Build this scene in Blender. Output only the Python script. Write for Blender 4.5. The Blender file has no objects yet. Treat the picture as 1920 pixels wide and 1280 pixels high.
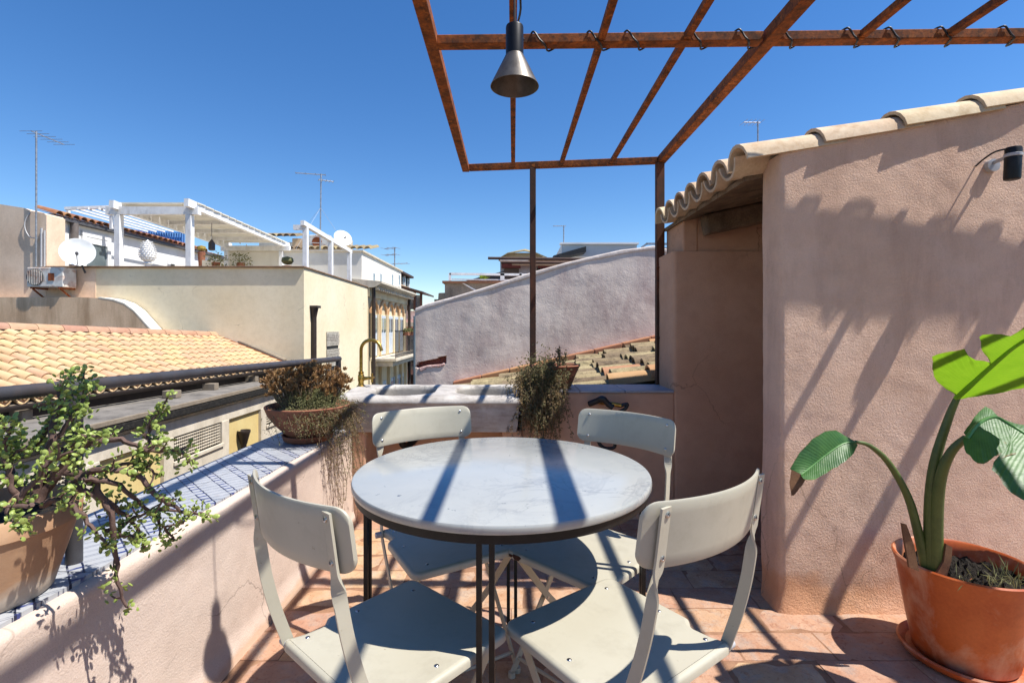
import bpy, math, random
import numpy as np
from mathutils import Vector, Matrix, noise
R = math.radians
random.seed(7)
scene = bpy.context.scene
COL = scene.collection

# ------------------------------------------------------------------ camera, sky, sun, exposure
F, CX, CY, CAMH = 934.0, 960.0, 614.0, 1.19
cam_d = bpy.data.cameras.new('camera')
cam = bpy.data.objects.new('camera', cam_d); COL.objects.link(cam)
cam.location = (0, 0, CAMH); cam.rotation_euler = (R(90), 0, 0)
cam_d.sensor_width = 36; cam_d.lens = F / 1920 * 36
cam_d.shift_y = -26 / 1920
cam_d.clip_start = 0.05; cam_d.clip_end = 3000
scene.camera = cam

LIGHT = Vector((-0.555, 0.145, -1.0)).normalized()      # direction the sunlight travels
world = bpy.data.worlds.new('World'); scene.world = world; world.use_nodes = True
wn = world.node_tree.nodes; wl = world.node_tree.links
sky = wn.new('ShaderNodeTexSky'); sky.sky_type = 'NISHITA'; sky.sun_disc = False
sky.sun_elevation = math.asin(-LIGHT.z)
sky.sun_rotation = math.atan2(-LIGHT.x, -LIGHT.y)
sky.altitude = 50; sky.air_density = 1.0; sky.dust_density = 0.0; sky.ozone_density = 3.0
bg = wn['Background']; bg.inputs['Strength'].default_value = 0.1
hs_ = wn.new('ShaderNodeHueSaturation'); hs_.inputs['Saturation'].default_value = 1.28; hs_.inputs['Hue'].default_value = 0.506
wl.new(sky.outputs[0], hs_.inputs['Color']); wl.new(hs_.outputs[0], bg.inputs[0])
sun_d = bpy.data.lights.new('sun', 'SUN'); sun_d.energy = 5.0; sun_d.angle = R(0.53); sun_d.color = (1.0, 0.95, 0.87)
sun = bpy.data.objects.new('sun', sun_d); COL.objects.link(sun)
sun.rotation_euler = LIGHT.to_track_quat('-Z', 'Y').to_euler()
scene.view_settings.view_transform = 'Standard'; scene.view_settings.look = 'None'
scene.view_settings.exposure = 0.75; scene.view_settings.gamma = 1.0
scene.cycles.max_bounces = 8; scene.cycles.diffuse_bounces = 5

def P(u, v, Y):                                   # photo pixel at depth Y -> point
    return Vector(((u - CX) / F * Y, Y, CAMH - (v - CY) / F * Y))
def PZ(u, v, Z):
    Y = F * (CAMH - Z) / (v - CY); return Vector(((u - CX) / F * Y, Y, Z))
def PX(u, v, X):
    Y = X * F / (u - CX); return Vector((X, Y, CAMH - (v - CY) / F * Y))

# ------------------------------------------------------------------ materials
KA = 1.0                                           # reflectance scale for the next colours read off the photograph
def lin(c):
    return tuple(KA * ((x / 255 / 12.92) if x / 255 <= 0.04045 else ((x / 255 + 0.055) / 1.055) ** 2.4) for x in c)
class NT:
    def __init__(s, name):
        s.m = bpy.data.materials.new(name); s.m.use_nodes = True
        s.t = s.m.node_tree; s.n = s.t.nodes; s.l = s.t.links
        s.b = s.n['Principled BSDF']
        s.geo = s.n.new('ShaderNodeNewGeometry')
        s.pos = s.geo.outputs['Position']
    def link(s, a, b): s.l.new(a, b)
    def setin(s, node, key, v):
        if v is None: return
        if hasattr(v, 'is_linked') or hasattr(v, 'links'): s.l.new(v, node.inputs[key])
        else: node.inputs[key].default_value = v
    def math(s, op, a, b=None, c=None):
        n = s.n.new('ShaderNodeMath'); n.operation = op
        s.setin(n, 0, a); s.setin(n, 1, b); s.setin(n, 2, c); return n.outputs[0]
    def vmul(s, vec, sc):
        n = s.n.new('ShaderNodeVectorMath'); n.operation = 'MULTIPLY'
        s.l.new(vec, n.inputs[0]); n.inputs[1].default_value = sc; return n.outputs[0]
    def noise(s, scale, detail=5, rough=0.55, vec=None, dist=0.0):
        n = s.n.new('ShaderNodeTexNoise'); n.inputs['Scale'].default_value = scale
        n.inputs['Detail'].default_value = detail; n.inputs['Roughness'].default_value = rough
        n.inputs['Distortion'].default_value = dist
        s.l.new(vec or s.pos, n.inputs['Vector']); return n.outputs['Fac']
    def ramp(s, fac, lo, hi):
        n = s.n.new('ShaderNodeMapRange'); n.inputs[1].default_value = lo; n.inputs[2].default_value = hi
        s.l.new(fac, n.inputs[0]); return n.outputs[0]
    def mix(s, fac, a, b, mode='MIX'):
        n = s.n.new('ShaderNodeMix'); n.data_type = 'RGBA'; n.blend_type = mode
        s.setin(n, 0, fac)
        for k, v in ((6, a), (7, b)):
            if isinstance(v, tuple): n.inputs[k].default_value = (*v[:3], 1)
            else: s.l.new(v, n.inputs[k])
        return n.outputs[2]
    def sep(s):
        n = s.n.new('ShaderNodeSeparateXYZ'); s.l.new(s.pos, n.inputs[0]); return n.outputs
    def bump(s, h, strength, dist=0.01, prev=None):
        n = s.n.new('ShaderNodeBump'); n.inputs['Strength'].default_value = strength
        n.inputs['Distance'].default_value = dist; s.l.new(h, n.inputs['Height'])
        if prev is not None: s.l.new(prev, n.inputs['Normal'])
        return n.outputs[0]
    def rnd(s):
        return s.n.new('ShaderNodeObjectInfo').outputs['Random']
    def fin(s, col=None, rough=None, normal=None, metal=None, spec=None):
        if col is not None:
            if isinstance(col, tuple): s.b.inputs['Base Color'].default_value = (*col[:3], 1)
            else: s.l.new(col, s.b.inputs['Base Color'])
        s.setin(s.b, 'Roughness', rough); s.setin(s.b, 'Metallic', metal); s.setin(s.b, 'Specular IOR Level', spec)
        if normal is not None: s.l.new(normal, s.b.inputs['Normal'])
        return s.m
MATS = {}
def mat(name, c1, c2=None, scale=4, rough=0.85, bump=0.0, bscale=60, bdist=0.004, metal=0.0, spec=0.4,
        obj=0.0, stain=None, fine=0.12, contrast=(0.35, 0.65), smear=None):
    """plain procedural surface: two colours by noise, fine grain, optional streaky stain and per-piece variation"""
    if name in MATS: return MATS[name]
    t = NT(name)
    c2 = c2 or tuple(x * 0.8 for x in c1)
    f = t.ramp(t.noise(scale, 6, 0.6), *contrast)
    col = t.mix(f, c1, c2)
    if fine:
        g = t.ramp(t.noise(scale * 12 + 20, 4, 0.6), 0.3, 0.7)
        col = t.mix(fine, col, t.mix(g, tuple(x * 0.45 for x in c2), tuple(min(1, x * 1.35) for x in c1)))
    if stain:
        sc, amt, sscale, zs = stain
        v = t.vmul(t.pos, (1, 1, zs))
        sf = t.ramp(t.noise(sscale, 7, 0.65, v, 0.3), 0.48, 0.72)
        col = t.mix(t.math('MULTIPLY', sf, amt), col, sc)
    if obj:
        h = t.n.new('ShaderNodeHueSaturation'); r = t.rnd()
        t.l.new(t.math('MULTIPLY_ADD', r, obj, 1 - obj / 2), h.inputs['Value'])
        t.l.new(t.math('MULTIPLY_ADD', r, 0.03, 0.485), h.inputs['Hue'])
        t.l.new(col, h.inputs['Color']); col = h.outputs[0]
    nrm = None
    if bump:
        nrm = t.bump(t.noise(bscale, 5, 0.6), bump, bdist)
    MATS[name] = t.fin(col, rough, nrm, metal, spec)
    return MATS[name]

# ------------------------------------------------------------------ mesh helpers
class MB:
    def __init__(s): s.v = []; s.f = []
    def add(s, vs, fs):
        o = len(s.v); s.v += [tuple(x) for x in vs]; s.f += [tuple(o + i for i in f) for f in fs]; return s
    def box(s, x0, x1, y0, y1, z0, z1, m=None):
        vs = [Vector(p) for p in ((x0,y0,z0),(x1,y0,z0),(x1,y1,z0),(x0,y1,z0),(x0,y0,z1),(x1,y0,z1),(x1,y1,z1),(x0,y1,z1))]
        if m is not None: vs = [m @ p for p in vs]
        return s.add(vs, [(0,3,2,1),(4,5,6,7),(0,1,5,4),(1,2,6,5),(2,3,7,6),(3,0,4,7)])
    def bar(s, a, b, w, h, up=(0, 0, 1)):             # box beam from a to b; w across, h along up
        a = Vector(a); b = Vector(b); d = (b - a).normalized(); up = Vector(up)
        if abs(d.dot(up)) > 0.98: up = Vector((0, 1, 0))
        x = d.cross(up).normalized(); z = x.cross(d)
        vs = [p + x * (sx * w / 2) + z * (sz * h / 2) for p in (a, b) for sx, sz in ((-1,-1),(1,-1),(1,1),(-1,1))]
        return s.add(vs, [(0,1,2,3),(7,6,5,4),(0,4,5,1),(1,5,6,2),(2,6,7,3),(3,7,4,0)])
    def tube(s, pts, r, n=8, caps=True):
        pts = [Vector(p) for p in pts]; m = len(pts)
        rr = r if isinstance(r, (list, tuple)) else [r] * m
        up = Vector((0.13, 0.21, 0.97)); o = len(s.v); prev = None
        for i, p in enumerate(pts):
            d = (pts[min(i + 1, m - 1)] - pts[max(i - 1, 0)])
            d = d.normalized() if d.length > 1e-9 else Vector((0, 0, 1))
            if prev is None:
                x = d.cross(up if abs(d.dot(up)) < 0.9 else Vector((1, 0, 0))).normalized()
            else:
                x = (prev - d * prev.dot(d)); x = x.normalized() if x.length > 1e-6 else d.orthogonal().normalized()
            prev = x; y = d.cross(x)
            for k in range(n):
                a = 2 * math.pi * k / n
                s.v.append(tuple(p + (x * math.cos(a) + y * math.sin(a)) * rr[i]))
        for i in range(m - 1):
            for k in range(n):
                k2 = (k + 1) % n
                s.f.append((o + i*n + k, o + i*n + k2, o + (i+1)*n + k2, o + (i+1)*n + k))
        if caps:
            s.f.append(tuple(o + k for k in range(n))[::-1]); s.f.append(tuple(o + (m-1)*n + k for k in range(n)))
        return s
    def lathe(s, prof, c=(0, 0, 0), n=32, axis=None, wob=None):
        c = Vector(c); o = len(s.v)
        rot = Vector((0, 0, 1)).rotation_difference(Vector(axis)).to_matrix() if axis is not None else Matrix.Identity(3)
        for i, (r, z) in enumerate(prof):
            for k in range(n):
                a = 2 * math.pi * k / n
                rr = r * (wob(a, z) if wob else 1)
                s.v.append(tuple(c + rot @ Vector((rr * math.cos(a), rr * math.sin(a), z))))
        for i in range(len(prof) - 1):
            for k in range(n):
                k2 = (k + 1) % n
                s.f.append((o + i*n + k, o + i*n + k2, o + (i+1)*n + k2, o + (i+1)*n + k))
        if prof[0][0] > 1e-4: s.f.append(tuple(o + k for k in range(n))[::-1])
        if prof[-1][0] > 1e-4: s.f.append(tuple(o + (len(prof)-1)*n + k for k in range(n)))
        return s
    def prism(s, poly, fn, d0, d1):                    # poly of 2D points; fn(a, b, d) -> 3D; between depths d0, d1
        n = len(poly); o = len(s.v)
        for d in (d0, d1):
            for a, b in poly: s.v.append(tuple(fn(a, b, d)))
        s.f.append(tuple(o + i for i in range(n))); s.f.append(tuple(o + n + i for i in range(n))[::-1])
        for i in range(n):
            j = (i + 1) % n; s.f.append((o + i, o + n + i, o + n + j, o + j))
        return s
    def grid(s, rows, close=False):
        o = len(s.v); nr = len(rows); nc = len(rows[0])
        for r in rows:
            for p in r: s.v.append(tuple(p))
        for i in range(nr - 1):
            for j in range(nc - (0 if close else 1)):
                j2 = (j + 1) % nc
                s.f.append((o + i*nc + j, o + i*nc + j2, o + (i+1)*nc + j2, o + (i+1)*nc + j))
        return s
    def leaf(s, p, d, nrm, L, W, fold=0.25):
        p = Vector(p); d = Vector(d).normalized(); x = d.cross(Vector(nrm))
        x = x.normalized() if x.length > 1e-6 else d.orthogonal().normalized(); z = x.cross(d)
        return s.add([p, p + d*L*0.5 + x*W*0.5 + z*W*fold, p + d*L, p + d*L*0.5 - x*W*0.5 + z*W*fold], [(0,1,2),(0,2,3)])
    def fat(s, p, d, nrm, L, W, T):                    # small succulent leaf, a low ellipsoid
        p = Vector(p); d = Vector(d).normalized(); x = d.cross(Vector(nrm))
        x = x.normalized() if x.length > 1e-6 else d.orthogonal().normalized(); z = x.cross(d)
        vs = [p]; ring = [(0.3, 0.8), (0.62, 1.0), (0.9, 0.62)]
        for t, w in ring:
            for cx, cz in ((1, 0), (0.45, 1), (-0.45, 1), (-1, 0), (0, -1)):
                vs.append(p + d*L*t + x*(cx*W*0.5*w) + z*(cz*T*0.5*w))
        vs.append(p + d*L)
        fs = [(0, 1 + (k+1) % 5, 1 + k) for k in range(5)]
        for i in range(2):
            for k in range(5):
                k2 = (k+1) % 5; fs.append((1+i*5+k, 1+i*5+k2, 6+i*5+k2, 6+i*5+k))
        fs += [(11+k, 11+(k+1) % 5, 16) for k in range(5)]
        return s.add(vs, fs)
    def mesh(s, name, m=None, smooth=None):
        me = bpy.data.meshes.new(name); me.from_pydata(s.v, [], s.f); me.update()
        if getattr(s, 'vein', None):                    # (along, across) of leaf blades
            for nm, k in (('along', 0), ('across', 1)):
                at = me.attributes.new(nm, 'FLOAT', 'POINT'); at.data.foreach_set('value', [s.vein.get(i, (0, 0))[k] for i in range(len(s.v))])
        if m: me.materials.append(m)
        if smooth is not None:
            me.polygons.foreach_set('use_smooth', [True] * len(me.polygons))
            if smooth < 179: me.set_sharp_from_angle(angle=R(smooth))
        return me
    def build(s, name, m=None, parent=None, smooth=None, bevel=0, seg=2, sub=0):
        return link(name, s.mesh(name, m, smooth), parent, bevel, seg, sub)
def wmat(o):
    if o.parent is None: return o.matrix_basis.copy()
    return wmat(o.parent) @ o.matrix_parent_inverse @ o.matrix_basis
def islocal(o):
    while o is not None:
        if o.get('_local'): return True
        o = o.parent
    return False
def link(name, data, parent=None, bevel=0, seg=2, sub=0):
    o = bpy.data.objects.new(name, data); COL.objects.link(o)
    if parent is not None:
        o.parent = parent
        if not islocal(parent): o.matrix_parent_inverse = wmat(parent).inverted()
    if bevel:
        b = o.modifiers.new('bevel', 'BEVEL'); b.width = bevel; b.segments = seg; b.limit_method = 'ANGLE'; b.angle_limit = R(40)
        b.harden_normals = False
    if sub:
        b = o.modifiers.new('sub', 'SUBSURF'); b.levels = sub; b.render_levels = sub
    return o
def tag(o, label, cat=None, group=None, kind=None):
    if label: o['label'] = label
    if cat: o['category'] = cat
    if cat and not kind: kind = 'thing'
    if group: o['group'] = group
    if kind: o['kind'] = kind
    return o
def thing(name, label, cat, loc=(0, 0, 0), group=None, local=False):
    o = bpy.data.objects.new(name, None); COL.objects.link(o); o.location = loc; o.empty_display_size = 0.1
    if local: o['_local'] = True
    return tag(o, label, cat, group)
def lerp(a, b, t): return a + (b - a) * t
def poly_at(pts, t):                                   # point on polyline at 0..1 by arc length
    pts = [Vector(p) for p in pts]; L = [(pts[i+1] - pts[i]).length for i in range(len(pts)-1)]; T = sum(L); s = t * T
    for i, l in enumerate(L):
        if s <= l or i == len(L) - 1: return pts[i].lerp(pts[i+1], min(1, s / max(l, 1e-9)))
        s -= l
def smooth_line(pts, k=4):                             # Catmull-Rom
    pts = [Vector(p) for p in pts]; out = []
    for i in range(len(pts) - 1):
        p0 = pts[max(i-1, 0)]; p1 = pts[i]; p2 = pts[i+1]; p3 = pts[min(i+2, len(pts)-1)]
        for j in range(k):
            t = j / k
            out.append(0.5 * ((2*p1) + (p2-p0)*t + (2*p0-5*p1+4*p2-p3)*t*t + (3*p1-p0-3*p2+p3)*t**3))
    out.append(pts[-1]); return out
def rv(a=1.0): return Vector((random.uniform(-a, a), random.uniform(-a, a), random.uniform(-a, a)))
def barrel(L, r0, r1, th=0.014, arc=165, n=7):          # roof tile: axis +X (up the slope), crown +Z
    m = MB(); rings = []
    for x, r in ((0, r0), (L, r1)):
        for rad in (r, r - th):
            rings.append([(x, -rad * math.cos(R(90 - arc/2) + R(arc) * k / n), rad * math.sin(R(90 - arc/2) + R(arc) * k / n)) for k in range(n + 1)])
    o0, i0, o1, i1 = rings
    m.grid([o1, o0]); m.grid([i0, i1]); m.grid([o0, i0]); m.grid([i1, o1])
    m.add([o0[0], o1[0], i1[0], i0[0]], [(0,1,2,3)]); m.add([o0[-1], i0[-1], i1[-1], o1[-1]], [(0,1,2,3)])
    return m
def frame(x, z, o):                                     # matrix from up-slope x, normal z, origin
    x = Vector(x).normalized(); z = Vector(z); z = (z - x * z.dot(x)).normalized(); y = z.cross(x)
    return Matrix(((x.x, y.x, z.x, o[0]), (x.y, y.y, z.y, o[1]), (x.z, y.z, z.z, o[2]), (0, 0, 0, 1)))
def place(name, mesh, mtx, parent):
    o = bpy.data.objects.new(name, mesh); COL.objects.link(o)
    if parent is not None:
        o.parent = parent; o.matrix_parent_inverse = wmat(parent).inverted()
    o.matrix_basis = mtx
    return o
# ------------------------------------------------------------------ materials of the terrace
def plaster(name, c1, c2, dirt=None, grain=1.0, dirt_h=0.25, big=1.2):
    t = NT(name)
    col = t.mix(t.ramp(t.noise(big, 5, 0.6), 0.35, 0.65), c1, c2)
    col = t.mix(t.math('MULTIPLY', t.ramp(t.noise(9, 6, 0.65), 0.45, 0.75), 0.35), col, tuple(x * 0.72 for x in c2))
    col = t.mix(t.math('MULTIPLY', t.ramp(t.noise(260, 3, 0.6), 0.45, 0.75), 0.22), col, tuple(x * 0.5 for x in c2))
    if dirt:
        z = t.sep()[2]
        h = t.math('MULTIPLY_ADD', t.noise(5, 5, 0.6), dirt_h * 1.4, -dirt_h * 0.2)
        f = t.math('SUBTRACT', 1.0, t.math('DIVIDE', z, t.math('MAXIMUM', h, 0.02)))
        f = t.math('MAXIMUM', t.math('MINIMUM', t.math('MULTIPLY', f, 1.3), 0.7), 0.0)
        col = t.mix(f, col, dirt)
    if grain > 0.9:                                     # rain streaks and blotches on the rough wall
        v = t.vmul(t.pos, (1, 1, 0.22)); col = t.mix(t.math('MULTIPLY', t.ramp(t.noise(6, 7, 0.7, v, .4), 0.5, 0.78), 0.4), col, lin((158, 118, 98)))
        col = t.mix(t.math('MULTIPLY', t.ramp(t.noise(2.6, 6, 0.65), 0.5, 0.72), 0.35), col, lin((232, 204, 186)))
    # hairline cracks
    wv = t.n.new('ShaderNodeVectorMath'); wv.operation = 'MULTIPLY_ADD'
    nz_ = t.n.new('ShaderNodeTexNoise'); nz_.inputs['Scale'].default_value = 2.5; nz_.inputs['Detail'].default_value = 6; t.l.new(t.pos, nz_.inputs['Vector'])
    t.l.new(nz_.outputs['Color'], wv.inputs[0]); wv.inputs[1].default_value = (0.5, 0.5, 0.5); t.l.new(t.pos, wv.inputs[2])
    vo = t.n.new('ShaderNodeTexVoronoi'); vo.feature = 'DISTANCE_TO_EDGE'; vo.inputs['Scale'].default_value = 1.1 if grain > .5 else 0.35; t.l.new(wv.outputs[0], vo.inputs['Vector'])
    ck = t.math('MULTIPLY', t.ramp(vo.outputs['Distance'], 0.0035 if grain > .5 else 0.0025, 0.001), t.ramp(t.noise(1.3, 3), 0.5, 0.58))
    col = t.mix(t.math('MULTIPLY', ck, 0.55), col, tuple(x * 0.35 for x in c2))
    n1 = t.bump(t.noise(120 if grain > .9 else 170, 5, 0.72), min(1, 1.0 * grain), 0.008 if grain > .9 else 0.005)
    n2 = t.bump(t.noise(14, 4, 0.55), 0.35 * grain, 0.012, n1)
    return t.fin(col, 0.92, n2, 0, 0.2)
KA = 0.72
M_PINK = plaster('pink_plaster', lin((232, 213, 199)), lin((226, 202, 186)), lin((214, 172, 140)), 0.6, 0.10)
KA = 1.0
M_PINKR = plaster('rough_pink_plaster', lin((228, 194, 171)), lin((214, 178, 154)), lin((206, 146, 100)), 1.0, 0.34)
KA = 0.95
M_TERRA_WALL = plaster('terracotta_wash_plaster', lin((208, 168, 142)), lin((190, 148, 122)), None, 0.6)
KA = 0.55
M_RUST = None
def rust():
    t = NT('rusty_steel')
    n1 = t.noise(16, 8, 0.7); n2 = t.noise(70, 6, 0.7)
    col = t.mix(t.ramp(n1, 0.35, 0.68), lin((104, 62, 32)), lin((214, 116, 46)))
    col = t.mix(t.math('MULTIPLY', t.ramp(n2, 0.5, 0.68), 0.8), col, lin((64, 46, 38)))
    col = t.mix(t.math('MULTIPLY', t.ramp(t.noise(34, 5, 0.6), 0.56, 0.7), 0.7), col, lin((236, 140, 58)))
    return t.fin(col, 0.82, t.bump(n2, 0.4, 0.002), 0.0, 0.3)
M_RUST = rust()
M_RUSTD = mat('dark_rusted_steel', lin((96, 62, 44)), lin((70, 48, 38)), 12, 0.75, 0.3, 80, 0.002, spec=0.35, stain=(lin((150, 82, 46)), 0.7, 6, 0.4))
KA = 0.7
M_TILE_SAND = mat('sand_roof_tile', lin((238, 218, 190)), lin((220, 192, 158)), 7, 0.9, 0.4, 60, 0.003, obj=0.16, fine=0.15, stain=(lin((180, 146, 108)), 0.8, 8, 1))
KA = 0.55
M_TILE_OLD = mat('lichened_roof_tile', lin((196, 176, 138)), lin((150, 128, 96)), 8, 0.95, 0.6, 70, 0.006, obj=0.7, fine=0.45, stain=(lin((92, 80, 62)), 0.9, 13, 1))
M_TILE_NEW = mat('orange_roof_tile', lin((250, 216, 172)), lin((245, 200, 150)), 3, 0.85, 0.3, 60, 0.003, obj=0.14, fine=0.1, stain=(lin((248, 214, 160)), 0.7, 4, 1))
KA = 0.7
M_BLACK = mat('black_painted_steel', (0.007, 0.007, 0.0075), (0.011, 0.011, 0.011), 20, 0.45, 0.05, 90, 0.001, fine=0.05, spec=0.3, stain=((0.03, 0.028, 0.026), 0.3, 40, 1))
M_RUBBER = mat('black_rubber', (0.012, 0.012, 0.013), (0.02, 0.02, 0.021), 30, 0.5, fine=0)
M_IRON = mat('grey_painted_iron', lin((72, 72, 78)), lin((58, 56, 60)), 14, 0.55, 0.2, 70, 0.001, spec=0.5, stain=(lin((92, 74, 64)), 0.5, 10, 1))
M_CREAMMETAL = None
KA = 0.5
def cream_metal():
    t = NT('cream_enamel')
    col = t.mix(t.ramp(t.noise(5, 4, 0.5), 0.3, 0.7), lin((234, 228, 207)), lin((226, 219, 197)))
    col = t.mix(t.math('MULTIPLY', t.ramp(t.noise(70, 4, 0.7), 0.69, 0.74), 0.5), col, lin((120, 92, 66)))
    col = t.mix(t.math('MULTIPLY', t.ramp(t.noise(14, 6, 0.7), 0.5, 0.8), 0.35), col, lin((178, 168, 146)))
    return t.fin(col, t.math('MULTIPLY_ADD', t.noise(40, 3), 0.22, 0.3), t.bump(t.noise(220, 2), 0.05, 0.001), 0, 0.45)
M_CREAM = cream_metal()
KA = 1.0
M_CHROME = mat('worn_chrome', (0.55, 0.55, 0.56), (0.4, 0.4, 0.41), 60, 0.28, metal=1.0, fine=0)
M_BRASS = mat('aged_brass', lin((196, 160, 84)), lin((150, 116, 56)), 30, 0.34, 0.1, 80, 0.001, metal=0.9, fine=0.2)
M_SOIL = mat('dark_soil', (0.010, 0.008, 0.006), (0.035, 0.026, 0.018), 60, 1.0, 1.0, 70, 0.03, fine=0.3)

KA = 0.46
def marble():
    t = NT('white_marble')
    w = t.noise(2.2, 8, 0.62, None, 1.6)
    vein = t.math('SUBTRACT', 1.0, t.ramp(t.math('ABSOLUTE', t.math('SUBTRACT', w, 0.5)), 0.0, 0.045))
    v2 = t.math('SUBTRACT', 1.0, t.ramp(t.math('ABSOLUTE', t.math('SUBTRACT', t.noise(6, 8, 0.66, None, 1.2), 0.52)), 0.0, 0.03))
    patch = t.ramp(t.noise(3.2, 4, 0.5), 0.4, 0.68)
    col = t.mix(t.math('MULTIPLY', t.ramp(t.noise(5, 6, 0.6), 0.35, 0.7), 0.6), lin((226, 229, 226)), lin((208, 213, 213)))
    col = t.mix(t.math('MULTIPLY', t.math('MULTIPLY', vein, patch), 0.32), col, lin((150, 158, 170)))
    col = t.mix(t.math('MULTIPLY', t.math('MULTIPLY', v2, patch), 0.4), col, lin((140, 148, 162)))
    sp = t.math('MULTIPLY', t.ramp(t.noise(46, 4, 0.6), 0.68, 0.74), 0.9)
    col = t.mix(sp, col, lin((112, 122, 140)))
    return t.fin(col, t.math('MULTIPLY_ADD', t.noise(9, 4), 0.12, 0.1), None, 0, 0.55)
M_MARBLE = marble()
KA = 0.86
def sinkstone():
    t = NT('weathered_marble')
    col = t.mix(t.ramp(t.noise(5, 7, 0.65), 0.35, 0.7), lin((206, 200, 192)), lin((164, 158, 152)))
    v = t.vmul(t.pos, (1, 1, 3.5))
    col = t.mix(t.math('MULTIPLY', t.ramp(t.noise(7, 7, 0.7, v), 0.45, 0.72), 0.75), col, lin((120, 108, 98)))
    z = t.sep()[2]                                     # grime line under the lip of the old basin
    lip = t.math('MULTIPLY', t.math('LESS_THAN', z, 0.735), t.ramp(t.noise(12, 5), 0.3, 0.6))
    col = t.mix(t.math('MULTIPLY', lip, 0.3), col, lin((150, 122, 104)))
    yv = t.sep()[1]                                     # grime and painted shade darkening the basin hollows
    basin_dark = t.math('MULTIPLY', t.math('GREATER_THAN', yv, 3.06), t.ramp(z, 0.778, 0.762)); basin_dark = t.math('MULTIPLY', basin_dark, t.math('MULTIPLY_ADD', t.noise(9, 5), 0.6, 0.45))
    col = t.mix(basin_dark, col, lin((116, 112, 106)))
    return t.fin(col, 0.62, t.bump(t.noise(60, 5), 0.4, 0.004), 0, 0.4)
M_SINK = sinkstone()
KA = 0.57
def floortile():
    t = NT('worn_terracotta_tile')
    r = t.rnd()
    col = t.mix(t.ramp(t.noise(7, 7, 0.65, None, 0.5), 0.3, 0.7), lin((226, 188, 156)), lin((208, 158, 122)))
    col = t.mix(t.math('MULTIPLY', t.ramp(t.noise(11, 6, 0.65), 0.5, 0.72), 0.7), col, lin((234, 204, 176)))
    col = t.mix(t.math('MULTIPLY', t.ramp(t.noise(11, 7, 0.72, None, .6), 0.5, 0.7), 0.85), col, lin((188, 172, 160)))
    col = t.mix(t.math('MULTIPLY', t.ramp(t.noise(24, 7, 0.72, None, 1.0), 0.55, 0.7), 0.75), col, lin((170, 108, 72)))
    col = t.mix(t.math('MULTIPLY', t.ramp(t.noise(75, 4, 0.7), 0.58, 0.68), 0.5), col, lin((146, 104, 80)))
    h = t.n.new('ShaderNodeHueSaturation'); t.l.new(t.math('MULTIPLY_ADD', r, 0.2, 0.92), h.inputs['Value'])
    t.l.new(t.math('MULTIPLY_ADD', r, 0.025, 0.487), h.inputs['Hue']); t.l.new(col, h.inputs['Color'])
    n = t.bump(t.noise(80, 6, 0.65), 0.6, 0.004); n = t.bump(t.noise(12, 5), 0.7, 0.014, n)
    return t.fin(h.outputs[0], 0.8, n, 0, 0.25)
M_FLOOR = floortile()
M_GROUT = mat('sandy_mortar', lin((190, 146, 114)), lin((168, 124, 96)), 20, 0.95, 0.6, 120, 0.004)
KA = 0.52
def majolica():
    t = NT('blue_line_majolica')
    x, y, z = t.sep(); k = 0.70710678
    p = t.math('MULTIPLY', t.math('ADD', x, y), k); q = t.math('MULTIPLY', t.math('SUBTRACT', x, y), k)
    wob = t.math('MULTIPLY', t.math('SUBTRACT', t.noise(30, 3), 0.5), 0.006)
    p = t.math('ADD', p, wob); q = t.math('ADD', q, wob)
    per, rung = 0.094, 0.036
    pm = t.math('MODULO', t.math('ADD', p, 20 * per), per); qm = t.math('MODULO', t.math('ADD', q, 400 * rung), rung)
    def band(v, a, b): return t.math('MULTIPLY', t.math('GREATER_THAN', v, a), t.math('LESS_THAN', v, b))
    ladder = band(pm, 0.0, 0.034)
    rail = t.math('MAXIMUM', band(pm, 0.0, 0.0045), band(pm, 0.0295, 0.034))
    dash = band(qm, 0.003, 0.036)
    rails = t.math('MULTIPLY', rail, dash)
    rungs = t.math('MULTIPLY', ladder, band(qm, 0.0, 0.0115))
    thin = t.math('MULTIPLY', t.math('SUBTRACT', 1.0, ladder), t.math('MAXIMUM', band(qm, 0.004, 0.0065), band(qm, 0.0125, 0.0148)))
    wear = t.ramp(t.noise(26, 5, 0.6), 0.3, 0.5)
    base = t.mix(t.ramp(t.noise(8, 5), 0.3, 0.7), lin((220, 222, 226)), lin((204, 208, 214)))
    c = t.mix(t.math('MULTIPLY', rungs, wear), base, lin((70, 84, 150)))
    c = t.mix(t.math('MULTIPLY', rails, wear), c, lin((40, 46, 74)))
    c = t.mix(t.math('MULTIPLY', thin, t.math('MULTIPLY', wear, 0.9)), c, lin((62, 72, 108)))
    c = t.mix(t.math('MULTIPLY', t.ramp(t.noise(14, 6, 0.7), 0.62, 0.75), 0.5), c, lin((190, 160, 136)))
    return t.fin(c, 0.42, t.bump(t.noise(40, 3), 0.08, 0.002), 0, 0.35)
M_MAJ = majolica()
KA = 0.7
KA = 0.78
M_POT = mat('terracotta_pot', lin((204, 104, 48)), lin((176, 76, 30)), 7, 0.42, 0.2, 60, 0.002, spec=0.4, fine=0.15, stain=(lin((224, 186, 156)), 0.75, 7, 0.6))
KA = 0.7
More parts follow.
